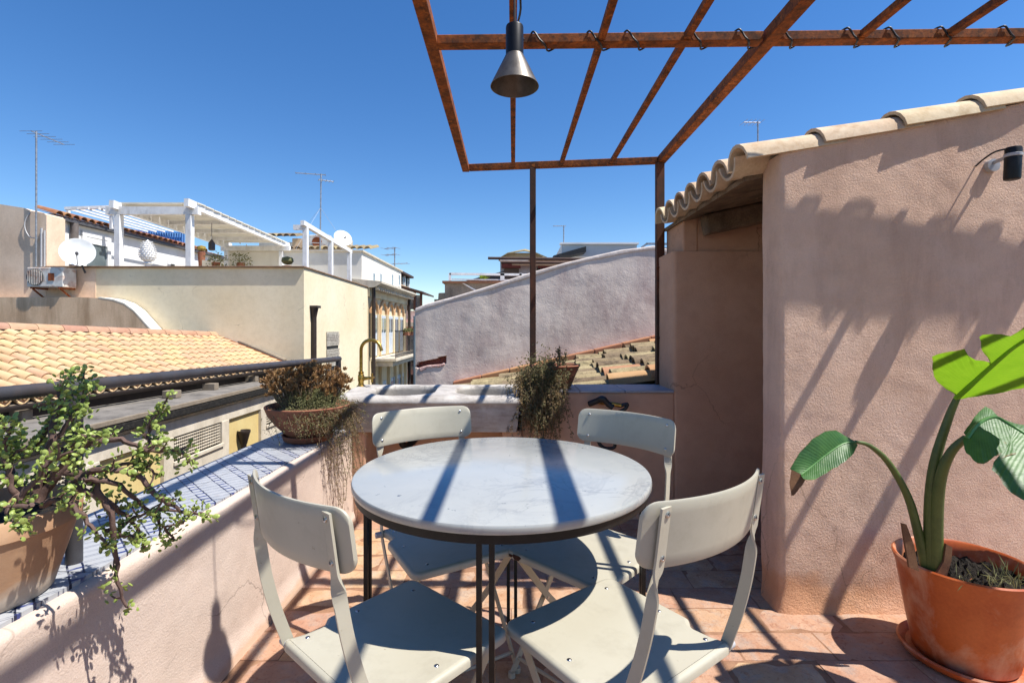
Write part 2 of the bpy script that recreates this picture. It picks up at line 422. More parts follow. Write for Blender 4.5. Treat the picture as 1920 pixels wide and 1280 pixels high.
def potpale():
    t = NT('pale_terracotta_pot')
    col = t.mix(t.ramp(t.noise(6, 6, .6), .35, .65), lin((204, 166, 132)), lin((178, 134, 102)))
    z = t.math('ADD', t.sep()[2], t.math('MULTIPLY', t.noise(14, 5), 0.07))
    salt = t.math('MULTIPLY', t.ramp(z, 0.672, 0.648), t.math('MULTIPLY_ADD', t.noise(22, 5), 0.8, 0.35))     # lime bloom round the foot
    col = t.mix(salt, col, lin((214, 204, 190)))
    col = t.mix(t.math('MULTIPLY', t.ramp(t.noise(9, 6, .7), .55, .75), .5), col, lin((140, 104, 84)))
    return t.fin(col, 0.85, t.bump(t.noise(70, 4), .3, .002), 0, .3)
M_POTPALE = potpale()
M_POTDUSK = mat('dusky_terracotta_pot', lin((176, 116, 88)), lin((142, 88, 66)), 8, 0.9, 0.25, 60, 0.002, fine=0.2)

KA = 0.6
# ------------------------------------------------------------------ the setting
g = MB().grid([[(-400, -200, -9), (400, -200, -9)], [(-400, 900, -9), (400, 900, -9)]]).build(
    'street_ground', mat('street_asphalt', (0.06, 0.058, 0.055), (0.045, 0.044, 0.043), 1.5, 0.9, 0.3, 40))
tag(g, 'grey street far below between the houses', kind='structure')

# terrace slab and its tiles
fl = MB().box(-1.4, 3.4, -2.5, 3.12, -0.35, -0.0035).build('terrace_floor', M_GROUT)
tag(fl, 'terracotta tiled terrace floor', kind='structure')
tw, td, jt = 0.335, 0.166, 0.006
tile_meshes = []
for k in range(6):
    m = MB(); hw, hd = (tw - jt) / 2, (td - jt) / 2
    rows = []
    nx, ny = 6, 4
    for j in range(ny + 1):
        row = []
        for i in range(nx + 1):
            x = lerp(-hw, hw, i / nx); y = lerp(-hd, hd, j / ny)
            edge = min(hw - abs(x), hd - abs(y))
            n = noise.noise(Vector((x * 14 + k * 7, y * 14, k * 3.1)))
            zz = n * 0.003 - (0.003 if edge < 1e-6 else 0)
            if edge < 1e-6: x += n * 0.006; y += n * 0.006
            row.append((x, y, zz))
        rows.append(row)
    m.grid(rows)
    o = 0; ring = [rows[0][i] for i in range(nx + 1)] + [rows[j][nx] for j in range(1, ny + 1)] + [rows[ny][i] for i in range(nx - 1, -1, -1)] + [rows[j][0] for j in range(ny - 1, 0, -1)]
    m.grid([[(x, y, -0.02) for x, y, z in ring], ring], close=True)
    tile_meshes.append(m.mesh('floor_tile', M_FLOOR, 60))
yy = 3.03; row = 0
while yy > 0.55:
    off = (0.0, 0.19, 0.08)[row % 3] + random.uniform(-0.02, 0.02)
    x = -1.02 + off - tw
    while x < 3.0:
        xc = x + tw / 2
        if xc > -1.05 and xc < 2.75:
            place('floor_tile', random.choice(tile_meshes),
                  Matrix.Translation((xc, yy, random.uniform(-0.002, 0.002))) @ Matrix.Rotation(random.uniform(-0.012, 0.012) + (math.pi if random.random() < .5 else 0), 4, 'Z'), fl)
        x += tw
    yy -= td; row += 1

# ------------------------------------------------------------------ parapet on the left with the tiled ledge
def displaced_grid(rows, amp, freq, octs=3, seed=0.0, edge=True):
    A = np.array([[tuple(p) for p in r] for r in rows], float)
    du = np.gradient(A, axis=0); dv = np.gradient(A, axis=1); N = np.cross(dv, du)
    N /= np.maximum(np.linalg.norm(N, axis=2, keepdims=True), 1e-9)
    for i in range(A.shape[0]):
        for j in range(A.shape[1]):
            p = Vector(A[i, j]); h = noise.fractal(p * freq + Vector((seed, seed * 2, 0)), 1.0, 2.0, octs)
            A[i, j] += N[i, j] * amp * h
    return [[tuple(A[i, j]) for j in range(A.shape[1])] for i in range(A.shape[0])]
def parX(y): return -1.028 + 0.058 * (y - 1.0) / 2.0     # inner face line of the parapet
par = thing('parapet_wall', 'low pink plaster parapet topped with blue and white patterned tiles', 'wall', (-1.2, 1.5, 0))
prof = [(0.030, 0.0), (0.022, 0.02), (0.012, 0.06)] + [(0.006 * math.cos(t * 3), 0.06 + 0.47 * t) for t in [i / 22 for i in range(1, 23)]] \
     + [(-0.004, 0.549), (-0.010, 0.558), (-0.018, 0.564), (-0.028, 0.567), (-0.05, 0.568)]
rows = []
ny = 150
for i in range(ny + 1):
    y = lerp(-1.2, 3.02, i / ny)
    rows.append([(parX(y) + dx, y, z) for dx, z in prof])
m = MB().grid(displaced_grid(rows, 0.006, 3.2, 4))
m.box(-1.405, -1.045, -1.2, 3.02, -0.3, 0.555)
m.add([(parX(3.02) + dx, 3.02, z) for dx, z in prof] + [(-1.2, 3.02, .568), (-1.2, 3.02, 0)], [tuple(range(len(prof) + 2))])
m.box(-1.405, -1.045, 3.02, 3.75, -0.3, 0.555)
m.build('plaster_body', M_PINK, par, smooth=50)
random.seed(21)
lt = 0.178
lmesh = MB().box(-lt/2 + .0012, lt/2 - .0012, -lt/2 + .0012, lt/2 - .0012, -0.012, 0).mesh('ledge_tile', M_MAJ)
for i in range(27):
    yc = 3.66 - i * lt
    for j in range(2):
        xc = parX(yc) - 0.034 - lt * (j + 0.5)
        place('ledge_tile', lmesh, Matrix.Translation((xc, yc, 0.575 + random.uniform(-.0006, .0006))) @ Matrix.Rotation(random.uniform(-.004, .004) - 0.029, 4, 'Z'), par)
# iron handrail along the ledge
rail = thing('iron_handrail', 'grey iron handrail tube with posts standing on the tiled ledge', 'railing', (-1.15, 1.3, 0.575))
MB().tube(smooth_line([(-1.12, -0.6, 1.09), (-1.135, 1.0, 1.045), (-1.145, 2.0, 1.02), (-1.15, 3.2, 0.985), (-1.15, 3.285, 0.982), (-1.15, 3.30, 0.955), (-1.15, 3.30, 0.90)], 5), 0.0172, 12).build('rail_tube', M_IRON, rail, smooth=60)
MB().tube([(-1.15, 3.30, 0.92), (-1.15, 3.30, 0.56)], 0.0185, 12).build('post', M_IRON, rail, smooth=60)
MB().tube([(-1.142, 1.30, 1.03), (-1.147, 1.305, 0.575)], 0.0185, 12).build('post', M_IRON, rail, smooth=60)

# ------------------------------------------------------------------ back wall of the terrace
bw = thing('terrace_back_wall', 'brown pink plaster wall behind the table with a window-like gap', 'wall', (0.9, 3.2, 0))
YB = 3.10
m = MB()
m.box(0.06, 1.012, YB, YB + 0.31, -0.3, 0.785)           # low wall with the ledge
m.box(-1.05, 0.06, 3.36, 3.52, -0.3, 0.60)               # behind the sink
m.box(-1.0, -0.89, 3.03, 3.36, -0.3, 0.556)              # piers that carry the sink
m.box(-0.06, 0.06, 3.06, 3.36, -0.3, 0.556)
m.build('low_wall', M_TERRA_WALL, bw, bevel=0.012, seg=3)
top_l = 0.79 + 0.0
# tall part: front face grid wrapped round the left corner
rows = []
path = [(1.006, YB + 0.34), (1.002, YB + 0.2), (1.003, YB + 0.06), (1.006, YB + 0.015), (1.016, YB + 0.002), (1.03, YB)] + [(1.03 + 0.04 * i, YB) for i in range(1, 40)]
for k in range(61):
    z = lerp(-0.02, 1.665, k / 60); rows.append([(x, y, z) for x, y in path])
m = MB().grid(displaced_grid(rows, 0.007, 2.6, 4, 5.0)[::-1])
m.box(1.03, 2.6, YB + 0.03, YB + 0.34, -0.3, 1.66)
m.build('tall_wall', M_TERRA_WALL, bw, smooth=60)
m = MB(); m.box(1.065, 1.16, YB + 0.005, YB + 0.34, 1.66, 1.88); m.box(1.13, 2.6, YB + 0.012, YB + 0.34, 1.655, 1.98)
m.build('upper_pier', M_TERRA_WALL, bw, bevel=0.012, seg=3)
# stone sill slabs on the ledge
for i, (x0, x1) in enumerate(((0.06, 0.42), (0.424, 0.70), (0.704, 1.005))):
    MB().box(x0, x1, YB - 0.012, YB + 0.33, 0.785, 0.80).build('sill_slab', mat('pale_slate', lin((196, 196, 204)), lin((176, 176, 186)), 6, 0.5, 0.2, 60, 0.002), bw, bevel=0.003)

# ------------------------------------------------------------------ small tiled outbuilding on the right
ob = thing('rooftop_outbuilding', 'rough pink plaster outbuilding with a sandy barrel tile roof', 'building', (1.6, 2.5, 0))
YW = 2.093
def vergeZ(x): return 1.922 + 0.208 * (x - 1.13)
path = [(1.128, YW + 0.15), (1.126, YW + 0.1), (1.126, YW + 0.05), (1.127, YW + 0.02), (1.131, YW + 0.008), (1.139, YW + 0.002), (1.15, YW)] + [(1.15 + 0.0145 * i, YW) for i in range(1, 115)]
rows = []
nz = 150
for k in range(nz + 1):
    r = []
    for x, y in path:
        z = lerp(-0.02, vergeZ(x), k / nz)
        flare = 0.02 * max(0, 1 - z / 0.12) ** 2
        r.append((x - (flare if x < 1.135 else 0), y - (flare if x >= 1.128 else 0), z))
    rows.append(r)
A = displaced_grid(rows, 0.0075, 1.7, 2, 3.0)
A = displaced_grid(A, 0.0014, 16.0, 2, 9.0)
m = MB().grid(A[::-1])
bk = [(1.13, 0), (2.82, 0), (2.82, vergeZ(2.82)), (1.13, vergeZ(1.13))]
m.prism([(a + (0.012 if a < 2 else 0), b - (0.02 if b > 1 else 0.02)) for a, b in bk], lambda a, b, d: (a, d, b), YW + 0.03, YW + 0.15)
m.build('front_wall', M_PINKR, ob, smooth=70)
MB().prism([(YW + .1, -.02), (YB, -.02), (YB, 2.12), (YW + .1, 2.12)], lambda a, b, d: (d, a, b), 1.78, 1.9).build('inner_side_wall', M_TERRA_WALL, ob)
MB().prism([(YW, -.02), (YB + .34, -.02), (YB + .34, 2.24), (YW, 2.24)], lambda a, b, d: (d, a, b), 2.83, 2.95).build('side_wall', M_PINKR, ob)
# roof: slope rises to the right
EX, EZ, SL = 0.985, 1.884, 0.213
up = Vector((1, 0, SL)).normalized(); nr = Vector((-SL, 0, 1)).normalized()
def roofZ(x): return EZ + SL * (x - EX)
deck = MB().prism([(EX + 0.06, roofZ(EX + 0.06) - 0.030), (3.0, roofZ(3.0) - 0.030), (3.0, roofZ(3.0) - 0.05), (EX + 0.06, roofZ(EX + 0.06) - 0.05)], lambda a, b, d: (a, d, b), 2.10, 3.42)
KA = 1.0
M_OLDWOOD = mat('weathered_wood', lin((132, 112, 92)), lin((84, 68, 54)), 9, 0.9, 0.6, 40, 0.006, fine=0.35, stain=(lin((60, 50, 42)), 0.7, 9, 0.3))
for i, y in enumerate((2.24, 2.53, 2.82)):
    MB().prism([(EX + 0.06, roofZ(EX + 0.06) - 0.028), (2.95, roofZ(2.95) - 0.028), (2.95, roofZ(2.95) - 0.05), (EX + 0.06, roofZ(EX + 0.06) - 0.05)], lambda a, b, d: (a, d, b), y + 0.004, y + 0.286).build('soffit_board', M_OLDWOOD, ob)
MB().prism([(EX + 0.06, roofZ(EX + 0.06) - 0.0275), (2.95, roofZ(2.95) - 0.0275), (2.95, roofZ(2.95) - 0.05), (EX + 0.06, roofZ(EX + 0.06) - 0.05)], lambda a, b, d: (a, d, b), 3.112, 3.43).build('soffit_board', M_OLDWOOD, ob)
MB().bar((1.16, 3.02, roofZ(1.16) - 0.115), (2.0, 3.0, roofZ(2.0) - 0.115), 0.10, 0.12).build('wooden_beam', M_OLDWOOD, ob, bevel=0.015, seg=2)
random.seed(5)
vt = [barrel(0.43, 0.098, 0.082, 0.014, 168, 9).mesh('roof_tile', M_TILE_SAND, 50) for _ in range(1)][0]
ycols = [2.164, 2.365, 2.55, 2.735, 2.92, 3.105, 3.29]
for ci, yc in enumerate(ycols):
    x = EX + random.uniform(-.006, .006)
    k = 0
    while x < 2.9:
        wob = random.uniform(-0.012, 0.012)
        o = Vector((x, yc + random.uniform(-.004, .004), roofZ(x) - 0.012))
        tilt = up.copy(); tilt.z += -0.035 ; tilt.y += wob
        place('roof_tile', vt, frame(tilt, nr + rv(0.02), o + nr * 0.012), ob)
        x += 0.335 + random.uniform(-0.01, 0.01); k += 1
pm = MB()
for ci in range(len(ycols) - 1):
    yc = (ycols[ci] + ycols[ci + 1]) / 2
    x = EX - 0.012
    while x < 2.9:
        t = barrel(0.41, 0.088, 0.098, 0.013, 168, 8)
        Mx = frame(up + Vector((0, 0, -0.03)), nr, Vector((x, yc, roofZ(x) + 0.062)))
        pm.add([Mx @ Vector((v[0], v[1], -v[2])) for v in t.v], [f[::-1] for f in t.f])
        x += 0.335
tag(pm.build('pan_tiles', M_TILE_SAND, ob, smooth=50), None, kind='stuff')
KA = 0.6
# wall spotlight
sp = thing('wall_spotlight', 'small black cylinder spotlight on a white disc bracket', 'spotlight', P(1858, 310, YW))
M_WPL = mat('white_plastic', lin((222, 222, 224)), lin((206, 206, 210)), 20, 0.45, fine=0.05)
c = P(1859, 311, YW - 0.005)
MB().lathe([(0.0, -0.012), (0.024, -0.012), (0.026, -0.008), (0.026, 0.012), (0, 0.013)], c, 24, (0, -1, 0)).build('mounting_disc', M_WPL, sp, smooth=40)
h = P(1899, 306, YW - 0.115)
ax = Vector((0.02, -0.03, 1)).normalized()
MB().lathe([(0.022, -0.066), (0.0255, -0.064), (0.0265, -0.058), (0.0265, 0.056), (0.024, 0.062), (0.0, 0.063)], h, 24, ax).build('lamp_body', M_BLACK, sp, smooth=40)
MB().lathe([(0.0275, 0.024), (0.029, 0.025), (0.029, 0.036), (0.0275, 0.037)], h, 24, ax).build('bracket_ring', M_WPL, sp, smooth=40)
MB().bar(c + Vector((0, -0.01, 0.01)), h + Vector((-0.01, 0.022, 0.028)), 0.008, 0.012).build('bracket_arm', M_WPL, sp)
MB().tube(smooth_line([P(1829, 312, YW), P(1845, 298, YW - .03), P(1868, 284, YW - .08), h + Vector((0, 0, 0.06))], 5), 0.0035, 6).build('power_cord', M_RUBBER, sp, smooth=60)
# ------------------------------------------------------------------ rusty pergola
pg = thing('steel_pergola', 'rusty steel pergola frame with thin bars over the terrace', 'pergola', (0.35, 2.6, 0.8))
PZB = 2.32
def beam(name, a, b, w=0.05, h=0.045, m=None, z=0.0):
    a = Vector(a); b = Vector(b)
    return MB().bar(a + Vector((0, 0, h/2 + z)), b + Vector((0, 0, h/2 + z)), w, h).build(name, m or M_RUST, pg, bevel=0.003)
BL, BR = Vector((-0.335, 3.60, PZB)), Vector((1.03, 3.44, PZB))
def crossY(x): return 2.01 - 0.02 * (x + 0.3)
beam('side_beam', (-0.300, -1.2, PZB), (-0.335, 3.625, PZB), 0.05, 0.045)
beam('side_beam', (1.018, -1.2, PZB), (1.03, 3.465, PZB), 0.052, 0.05)
beam('rear_beam', BL + Vector((0.026, -.003, .002)), BR + Vector((-0.027, .003, .002)), 0.045, 0.042)
beam('cross_beam', (-0.299, crossY(-0.299), PZB), (0.99, crossY(0.99), PZB), 0.05, 0.037)
beam('cross_beam', (1.046, crossY(1.046), PZB), (2.72, crossY(2.72), PZB), 0.05, 0.037)
for xf, xb in ((0.004, 0.008), (0.355, 0.345), (0.690, 0.69)):
    beam('slat_bar', (xf, -1.2, PZB), (xf, crossY(xf) - 0.026, PZB), 0.028, 0.028, z=0.004)
    beam('slat_bar', (xf, crossY(xf) + 0.026, PZB), (xb, lerp(3.60, 3.44, (xb + .335) / 1.365) - 0.024, PZB), 0.028, 0.028, z=0.004)
for x in (1.375, 1.71, 2.03, 2.29):
    beam('slat_bar', (x, -1.2, PZB), (x, crossY(x) - 0.026, PZB), 0.028, 0.028, z=0.004)
beam('side_beam', (2.62, -1.2, PZB), (2.62, crossY(2.62) - 0.027, PZB), 0.05, 0.045)
yp = lerp(3.60, 3.44, (0.148 + .335) / 1.365)
MB().bar((0.148, yp - .002, 0.80), (0.148, yp - .002, PZB), 0.042, 0.042, (0, 1, 0)).build('post', M_RUSTD, pg, bevel=0.003)
MB().bar((1.018 - 0.022 + .02, 3.425, 0.80), (1.016, 3.425, PZB), 0.055, 0.045, (0, 1, 0)).build('post', M_RUSTD, pg, bevel=0.003)
for z in (1.60, 1.12):
    MB().tube([(0.985, 3.40, z), (1.06, 3.40, z)], 0.008, 8).build('fixing_bolt', M_RUSTD, pg, smooth=60)
MB().tube([(1.048, 3.38, 0.80), (1.048, 3.38, 1.62)], 0.007, 6).build('cable_conduit', M_RUSTD, pg, smooth=60)

# pendant lamp
LY = 1.425; LXc = 0.0075
lp = thing('pendant_lamp', 'grey metal cone pendant lamp hanging from the pergola', 'lamp', P(965, 163, LY))
zt = P(965, 50, LY).z; zj = P(965, 104, LY).z; zb = P(965, 163, LY).z
M_LAMP = mat('brushed_grey_metal', lin((128, 122, 116)), lin((92, 86, 80)), 25, 0.42, 0.1, 60, 0.001, metal=0.6, fine=0.2, stain=(lin((160, 152, 142)), 0.5, 14, 0.3))
M_LAMPD = mat('dark_grey_metal', lin((52, 52, 56)), lin((38, 38, 42)), 25, 0.4, metal=0.5, fine=0.1)
rc = 0.0253; rb = 0.0695
MB().lathe([(0.0, 0.004), (rc - .006, 0.003), (rc - .001, 0.0), (rc, -0.004), (rc, zj - zt), (rc - 0.004, zj - zt)], (LXc, LY, zt), 32).build('lamp_socket', M_LAMPD, lp, smooth=40)
MB().lathe([(rc, zj), (rc + .003, zj - .006), (rb, zb), (rb - .002, zb), (rc + 0.001, zj - 0.006), (0.0, zj - 0.006)], (LXc, LY, 0), 40).build('lamp_shade', M_LAMP, lp, smooth=40)
MB().lathe([(0.0, zj - 0.034), (0.012, zj - 0.034), (0.016, zj - 0.03), (0.030, zj - 0.03), (0.033, zj - 0.02), (0.0, zj - 0.018)], (LXc, LY, 0), 24).build('bulb', mat('grey_lamp_holder', lin((150, 150, 150)), lin((120, 120, 120)), 20, 0.5), lp, smooth=40)
MB().tube([(LXc, LY, zt), (LXc - .001, LY, PZB + 0.03)], 0.003, 8).build('lamp_cord', M_RUBBER, lp, smooth=60)
# cable wound round the cross beam
pts = [(0.015, 1.50, PZB + 0.03), (0.022, 1.60, PZB - .01), (0.03, 1.72, PZB - 0.03), (0.022, 1.85, PZB - 0.005), (0.035, 1.94, PZB + 0.0)]
turns = [(0.065 + 0.2 * i + 0.03 * math.sin(i * 2.3)) for i in range(14)]
hw, hh = 0.029, 0.022
for x0 in turns:
    for dx, sy, sz in ((0.0, 0.9, 1.05), (0.008, 0.0, 1.08), (0.018, -0.98, 1.05), (0.030, -1.04, 0.6), (0.044, -1.04, -0.4), (0.058, -1.0, -1.05), (0.070, -0.2, -1.06), (0.084, 1.0, -1.05), (0.13, 1.05, 0.0)):
        x = x0 + dx; pts.append((x, crossY(x) + sy * hw, PZB + 0.0185 + sz * hh))
tag(MB().tube(smooth_line(pts, 3), 0.0038, 6).build('lamp_cable', M_RUBBER, smooth=60), 'black electric cable wound round the rusty cross beam', 'cable')

# ------------------------------------------------------------------ round table
TC = Vector((-0.030, 1.558, 0))
tb = thing('round_table', 'round white marble table on thin black steel legs', 'table', TC)
m = MB().lathe([(0.0, 0.75), (0.444, 0.75), (0.4485, 0.7485), (0.4505, 0.7455), (0.451, 0.741), (0.451, 0.732), (0.449, 0.728), (0.444, 0.726), (0.0, 0.726)], TC, 120)
m.build('marble_top', M_MARBLE, tb, smooth=35)
MB().lathe([(0.438, 0.7255), (0.4425, 0.7255), (0.4425, 0.7045), (0.438, 0.7045), (0.438, 0.7255)], TC, 96).build('steel_rim', M_BLACK, tb, smooth=35)
MB().bar(TC + Vector((-.43, 0, .712)), TC + Vector((.43, 0, .712)), 0.02, 0.012).bar(TC + Vector((0, -.43, .7118)), TC + Vector((0, -.011, .7118)), 0.02, 0.012).bar(TC + Vector((0, .011, .7118)), TC + Vector((0, .43, .7118)), 0.02, 0.012).build('under_frame', M_BLACK, tb)
for k, a in enumerate((-94, 176, 86, -4)):
    c = Vector((math.cos(R(a)), math.sin(R(a)), 0)); tn = Vector((-c.y, c.x, 0))
    for s in (-1, 1):
        p = TC + c * 0.431 + tn * s * 0.0145
        MB().bar(p, p + Vector((0, 0, 0.708)), 0.0125, 0.0125, c).build('leg', M_BLACK, tb)

# ------------------------------------------------------------------ folding chairs
def strip(path, W, T, dirs):                              # flat bar swept along a path, dirs = width direction per point
    m = MB(); rows = []
    for i, p in enumerate(path):
        p = Vector(p); d = (Vector(path[min(i+1, len(path)-1)]) - Vector(path[max(i-1, 0)])).normalized()
        w = Vector(dirs[i]); w = (w - d * w.dot(d)).normalized(); t = d.cross(w)
        rows.append([p + w*W/2 + t*T/2, p - w*W/2 + t*T/2, p - w*W/2 - t*T/2, p + w*W/2 - t*T/2])
    m.grid(rows, close=True)
    m.f.append((3, 2, 1, 0)); o = len(m.v) - 4; m.f.append((o, o+1, o+2, o+3)); return m
def rounded(pts_r, n=5):                                  # polygon corners (x, y, r) -> rounded outline
    out = []; N = len(pts_r)
    for i in range(N):
        p0, p1, p2 = (Vector(pts_r[(i+k-1) % N][:2]) for k in range(3)); r = pts_r[i][2]
        a = (p0 - p1).normalized(); b = (p2 - p1).normalized()
        ang = a.angle(b); dd = min(r / math.tan(ang / 2), (p0-p1).length * .49, (p2-p1).length * .49)
        A = p1 + a * dd; B = p1 + b * dd
        for k in range(n + 1):
            t = k / n; out.append(((1-t)**2) * A + 2*t*(1-t) * p1 + t*t * B)
    return out
def make_chair(label):
    c = thing('folding_chair', label, 'chair', (0, 0, 0), 'cream folding chairs around the marble table', local=True)
    hw, zf = 0.196, 0.45
    out = rounded([(-hw, 0.197, .035), (hw, 0.197, .035), (hw, -0.075, .02), (hw - 0.028, -0.100, .02), (hw - 0.022, -0.150, .02), (hw - 0.006, -0.195, .02), (-(hw - 0.006), -0.195, .02), (-(hw - 0.022), -0.150, .02), (-(hw - 0.028), -0.100, .02), (-hw, -0.075, .02)][::-1], 5)
    n = len(out)
    def inset(d):
        r = []
        for i in range(n):
            a = out[i-1]; b = out[(i+1) % n]; e = (b - a).normalized(); r.append(out[i] + Vector((-e.y, e.x)) * d)
        return r
    sgn = 1
    area = sum(out[i].x * out[(i+1) % n].y - out[(i+1) % n].x * out[i].y for i in range(n))
    if area < 0: sgn = -1
    m = MB(); rings = []
    for d, z in ((0.012, 0.0), (0.006, -0.0012), (0.002, -0.004), (0.0, -0.009), (0.0, -0.022), (0.003, -0.022), (0.004, -0.006), (0.014, -0.003)):
        rings.append([(p.x, p.y, zf + z - 0.006 * (1 - (p.x / hw) ** 2) * (1 if abs(p.y) < .19 else 0) * 0) for p in inset(d * sgn)])
    m.grid(rings, close=True)
    o = 0; m.f.append(tuple(range(n))); o = 7 * n; m.f.append(tuple(range(o, o + n))[::-1])
    m.build('seat', M_CREAM, c, smooth=40)
    # backrest, bowed and leaning
    W, H, r, zc, lean = 0.415, 0.128, 0.029, 0.812, 0.14
    def bp(s, t, off):
        y = -0.292 + 0.052 * (s / (W/2)) ** 2 - lean * t
        return Vector((s * 0.985, y + off, zc + t))
    cols = []
    ss = [W/2 - r + r * math.sin(a) for a in [R(90 * k / 6) for k in range(6, -1, -1)]]
    S = [-x for x in ss] + [lerp(-(W/2 - r), W/2 - r, k / 16) for k in range(1, 16)] + ss[::-1]
    for s in S:
        e = max(0, abs(s) - (W/2 - r)); h = H/2 - r + math.sqrt(max(0, r*r - e*e)); h = max(h, H/2 - r)
        cols.append((s, h))
    m = MB()
    tt = [-1, -0.94, -0.6, 0, 0.6, 0.94, 1]
    fr = [[bp(s, h * t, 0.0042 - (0.002 if abs(t) == 1 else 0)) for t in tt] for s, h in cols]
    bk = [[bp(s, h * t, -0.0042 + (0.002 if abs(t) == 1 else 0)) for t in tt] for s, h in cols]
    m.grid(fr); m.grid(bk[::-1])
    ring_f = [fr[i][0] for i in range(len(S))] + [fr[-1][j] for j in range(1, 7)] + [fr[i][6] for i in range(len(S)-2, -1, -1)] + [fr[0][j] for j in range(5, 0, -1)]
    ring_b = [bk[i][0] for i in range(len(S))] + [bk[-1][j] for j in range(1, 7)] + [bk[i][6] for i in range(len(S)-2, -1, -1)] + [bk[0][j] for j in range(5, 0, -1)]
    m.grid([ring_f, ring_b], close=True)
    br = m.build('backrest', M_CREAM, c, smooth=50)
    for sx in (-1, 1):
        for t in (0.042, -0.042):
            p = bp(sx * 0.168, t, 0.0042)
            MB().lathe([(0.006, 0), (0.0056, 0.0015), (0.003, 0.003), (0.0, 0.0035)], p, 10, (0, 1, -0.12)).build('rivet', M_CHROME, br, smooth=60)
            p = bp(sx * 0.168, t, -0.0099)
            MB().lathe([(0.0065, 0), (0.006, 0.0015), (0.003, 0.002), (0.0028, 0.0), (0.0, 0.0)], p, 10, (0, -1, 0.12)).build('rivet', M_CHROME, br, smooth=60)
        x = sx * 0.169
        yb = lambda t: bp(sx * 0.169, t, -0.0074).y
        key = [(x, yb(0.055), zc + 0.055), (x, yb(0.0), zc), (x, yb(-0.05), zc - 0.05), (x + sx*.003, yb(-0.07) + .002, zc - 0.085), (x + sx * .006, -0.247, zc - 0.125),
               (x + sx * .009, -0.235, 0.62), (x + sx * .012, -0.216, 0.545), (x + sx * .015, -0.193, 0.475), (x + sx * .017, -0.176, 0.425)]
        path = smooth_line(key, 5); dirs = []
        for p in path:
            k = min(1, max(0, (zc - 0.06 - p.z) / 0.07)); k = k * k * (3 - 2 * k); a = k * R(88)
            dirs.append(Vector((math.cos(a), 0, 0)) + Vector((0, math.sin(a), 0.001)))
        strip(path, 0.026, 0.005, dirs).build('back_upright', M_CREAM, c, smooth=40)
        # crossing legs
        xl = x + sx * .017
        strip([(xl, -0.180, 0.432), (xl, 0.0, 0.215), (xl, 0.165, 0.016)], 0.024, 0.005, [(0, 1, 0.8)] * 3).lathe([(0.0, 0), (0.012, 0.002), (0.012, 0.02), (0, .022)], (xl, 0.168, 0.0), 10).build('leg', M_CREAM, c)
        xi = x + sx * -.004
        strip([(xi, 0.165, 0.428), (xi, 0.0, 0.222), (xi, -0.19, 0.016)], 0.024, 0.005, [(0, 1, -0.8)] * 3).lathe([(0.0, 0), (0.012, 0.002), (0.012, 0.02), (0, .022)], (xi, -0.193, 0.0), 10).build('leg', M_CREAM, c)
        MB().tube([(xl + sx * .004, 0.001, 0.218), (xi - sx * .004, 0.001, 0.218)], 0.006, 8).build('pivot_bolt', M_CHROME, c, smooth=60)
        MB().tube([(sx * 0.180, -0.182, 0.436), (sx * 0.208, -0.182, 0.436)], 0.011, 12).build('hinge_knob', M_WPL, c, smooth=50)
        for px, py in ((0.135, 0.150), (0.160, -0.01), (0.150, -0.150)):
            MB().lathe([(0.0062, 0), (0.0058, 0.0015), (0.003, 0.003), (0.0, 0.0034)], (sx * px, py, 0.449), 10).build('rivet', M_CHROME, c, smooth=60)
    for y, z, w in ((0.135, 0.052, 0.188), (-0.165, 0.052, 0.165)):
        MB().tube([(-w, y, z), (w, y, z)], 0.006, 8).build('stretcher', M_CREAM, c, smooth=60)
    return c
def copy_tree(o, parent=None):
    n = o.copy(); COL.objects.link(n); n.parent = parent
    for ch in list(o.children): copy_tree(ch, n)
    return n
chair0 = make_chair('cream metal folding chair at the front right, sunlit seat nearest the potted plant')
spots = [((0.250, 1.215), (-0.597, 0.802), 1.0, None),
         ((-0.280, 1.212), (0.662, 0.750), 0.99, 'cream metal folding chair at the front left beside the pink parapet'),
         ((-0.228, 1.772), (0.507, -0.862), 0.985, 'cream metal folding chair pushed in before the stone sink'),
         ((0.250, 1.690), (-0.690, -0.724), 0.988, 'cream metal folding chair facing us with chipped rusty seat edge, before the low wall')]
chairs = [chair0] + [copy_tree(chair0) for _ in spots[1:]]
for c, (xy, fd, sz, lab) in zip(chairs, spots):
    c.location = (xy[0], xy[1], 0); c.rotation_euler = (0, 0, math.atan2(-fd[0], fd[1])); c.scale = (1, 1, sz)
    if lab: c['label'] = lab

cc = chairs[3]                                            # chipped rusty corner of that seat
cm_ = (Matrix.Translation(cc.location) @ cc.rotation_euler.to_matrix().to_4x4() @ Matrix.Diagonal((1, 1, spots[3][2], 1))).inverted()
cp_ = cm_ @ PZ(1002, 1030, 0.43)
for dx, w, h in ((0.0, 0.034, 0.011), (0.026, 0.016, 0.006)):
    MB().prism([(cp_.x + dx + w * math.cos(a) * (0.5 + .15 * math.sin(3 * a)), 0.441 + h * math.sin(a) * (1 + .3 * math.cos(2 * a + dx))) for a in [2 * math.pi * k / 9 for k in range(9)]], lambda a, b, d: (a, d, b - 0.004), 0.192, 0.1985).build('rust_chip', mat('rust_chip', lin((92, 52, 34)), lin((60, 36, 26)), 60, 0.9), cc)

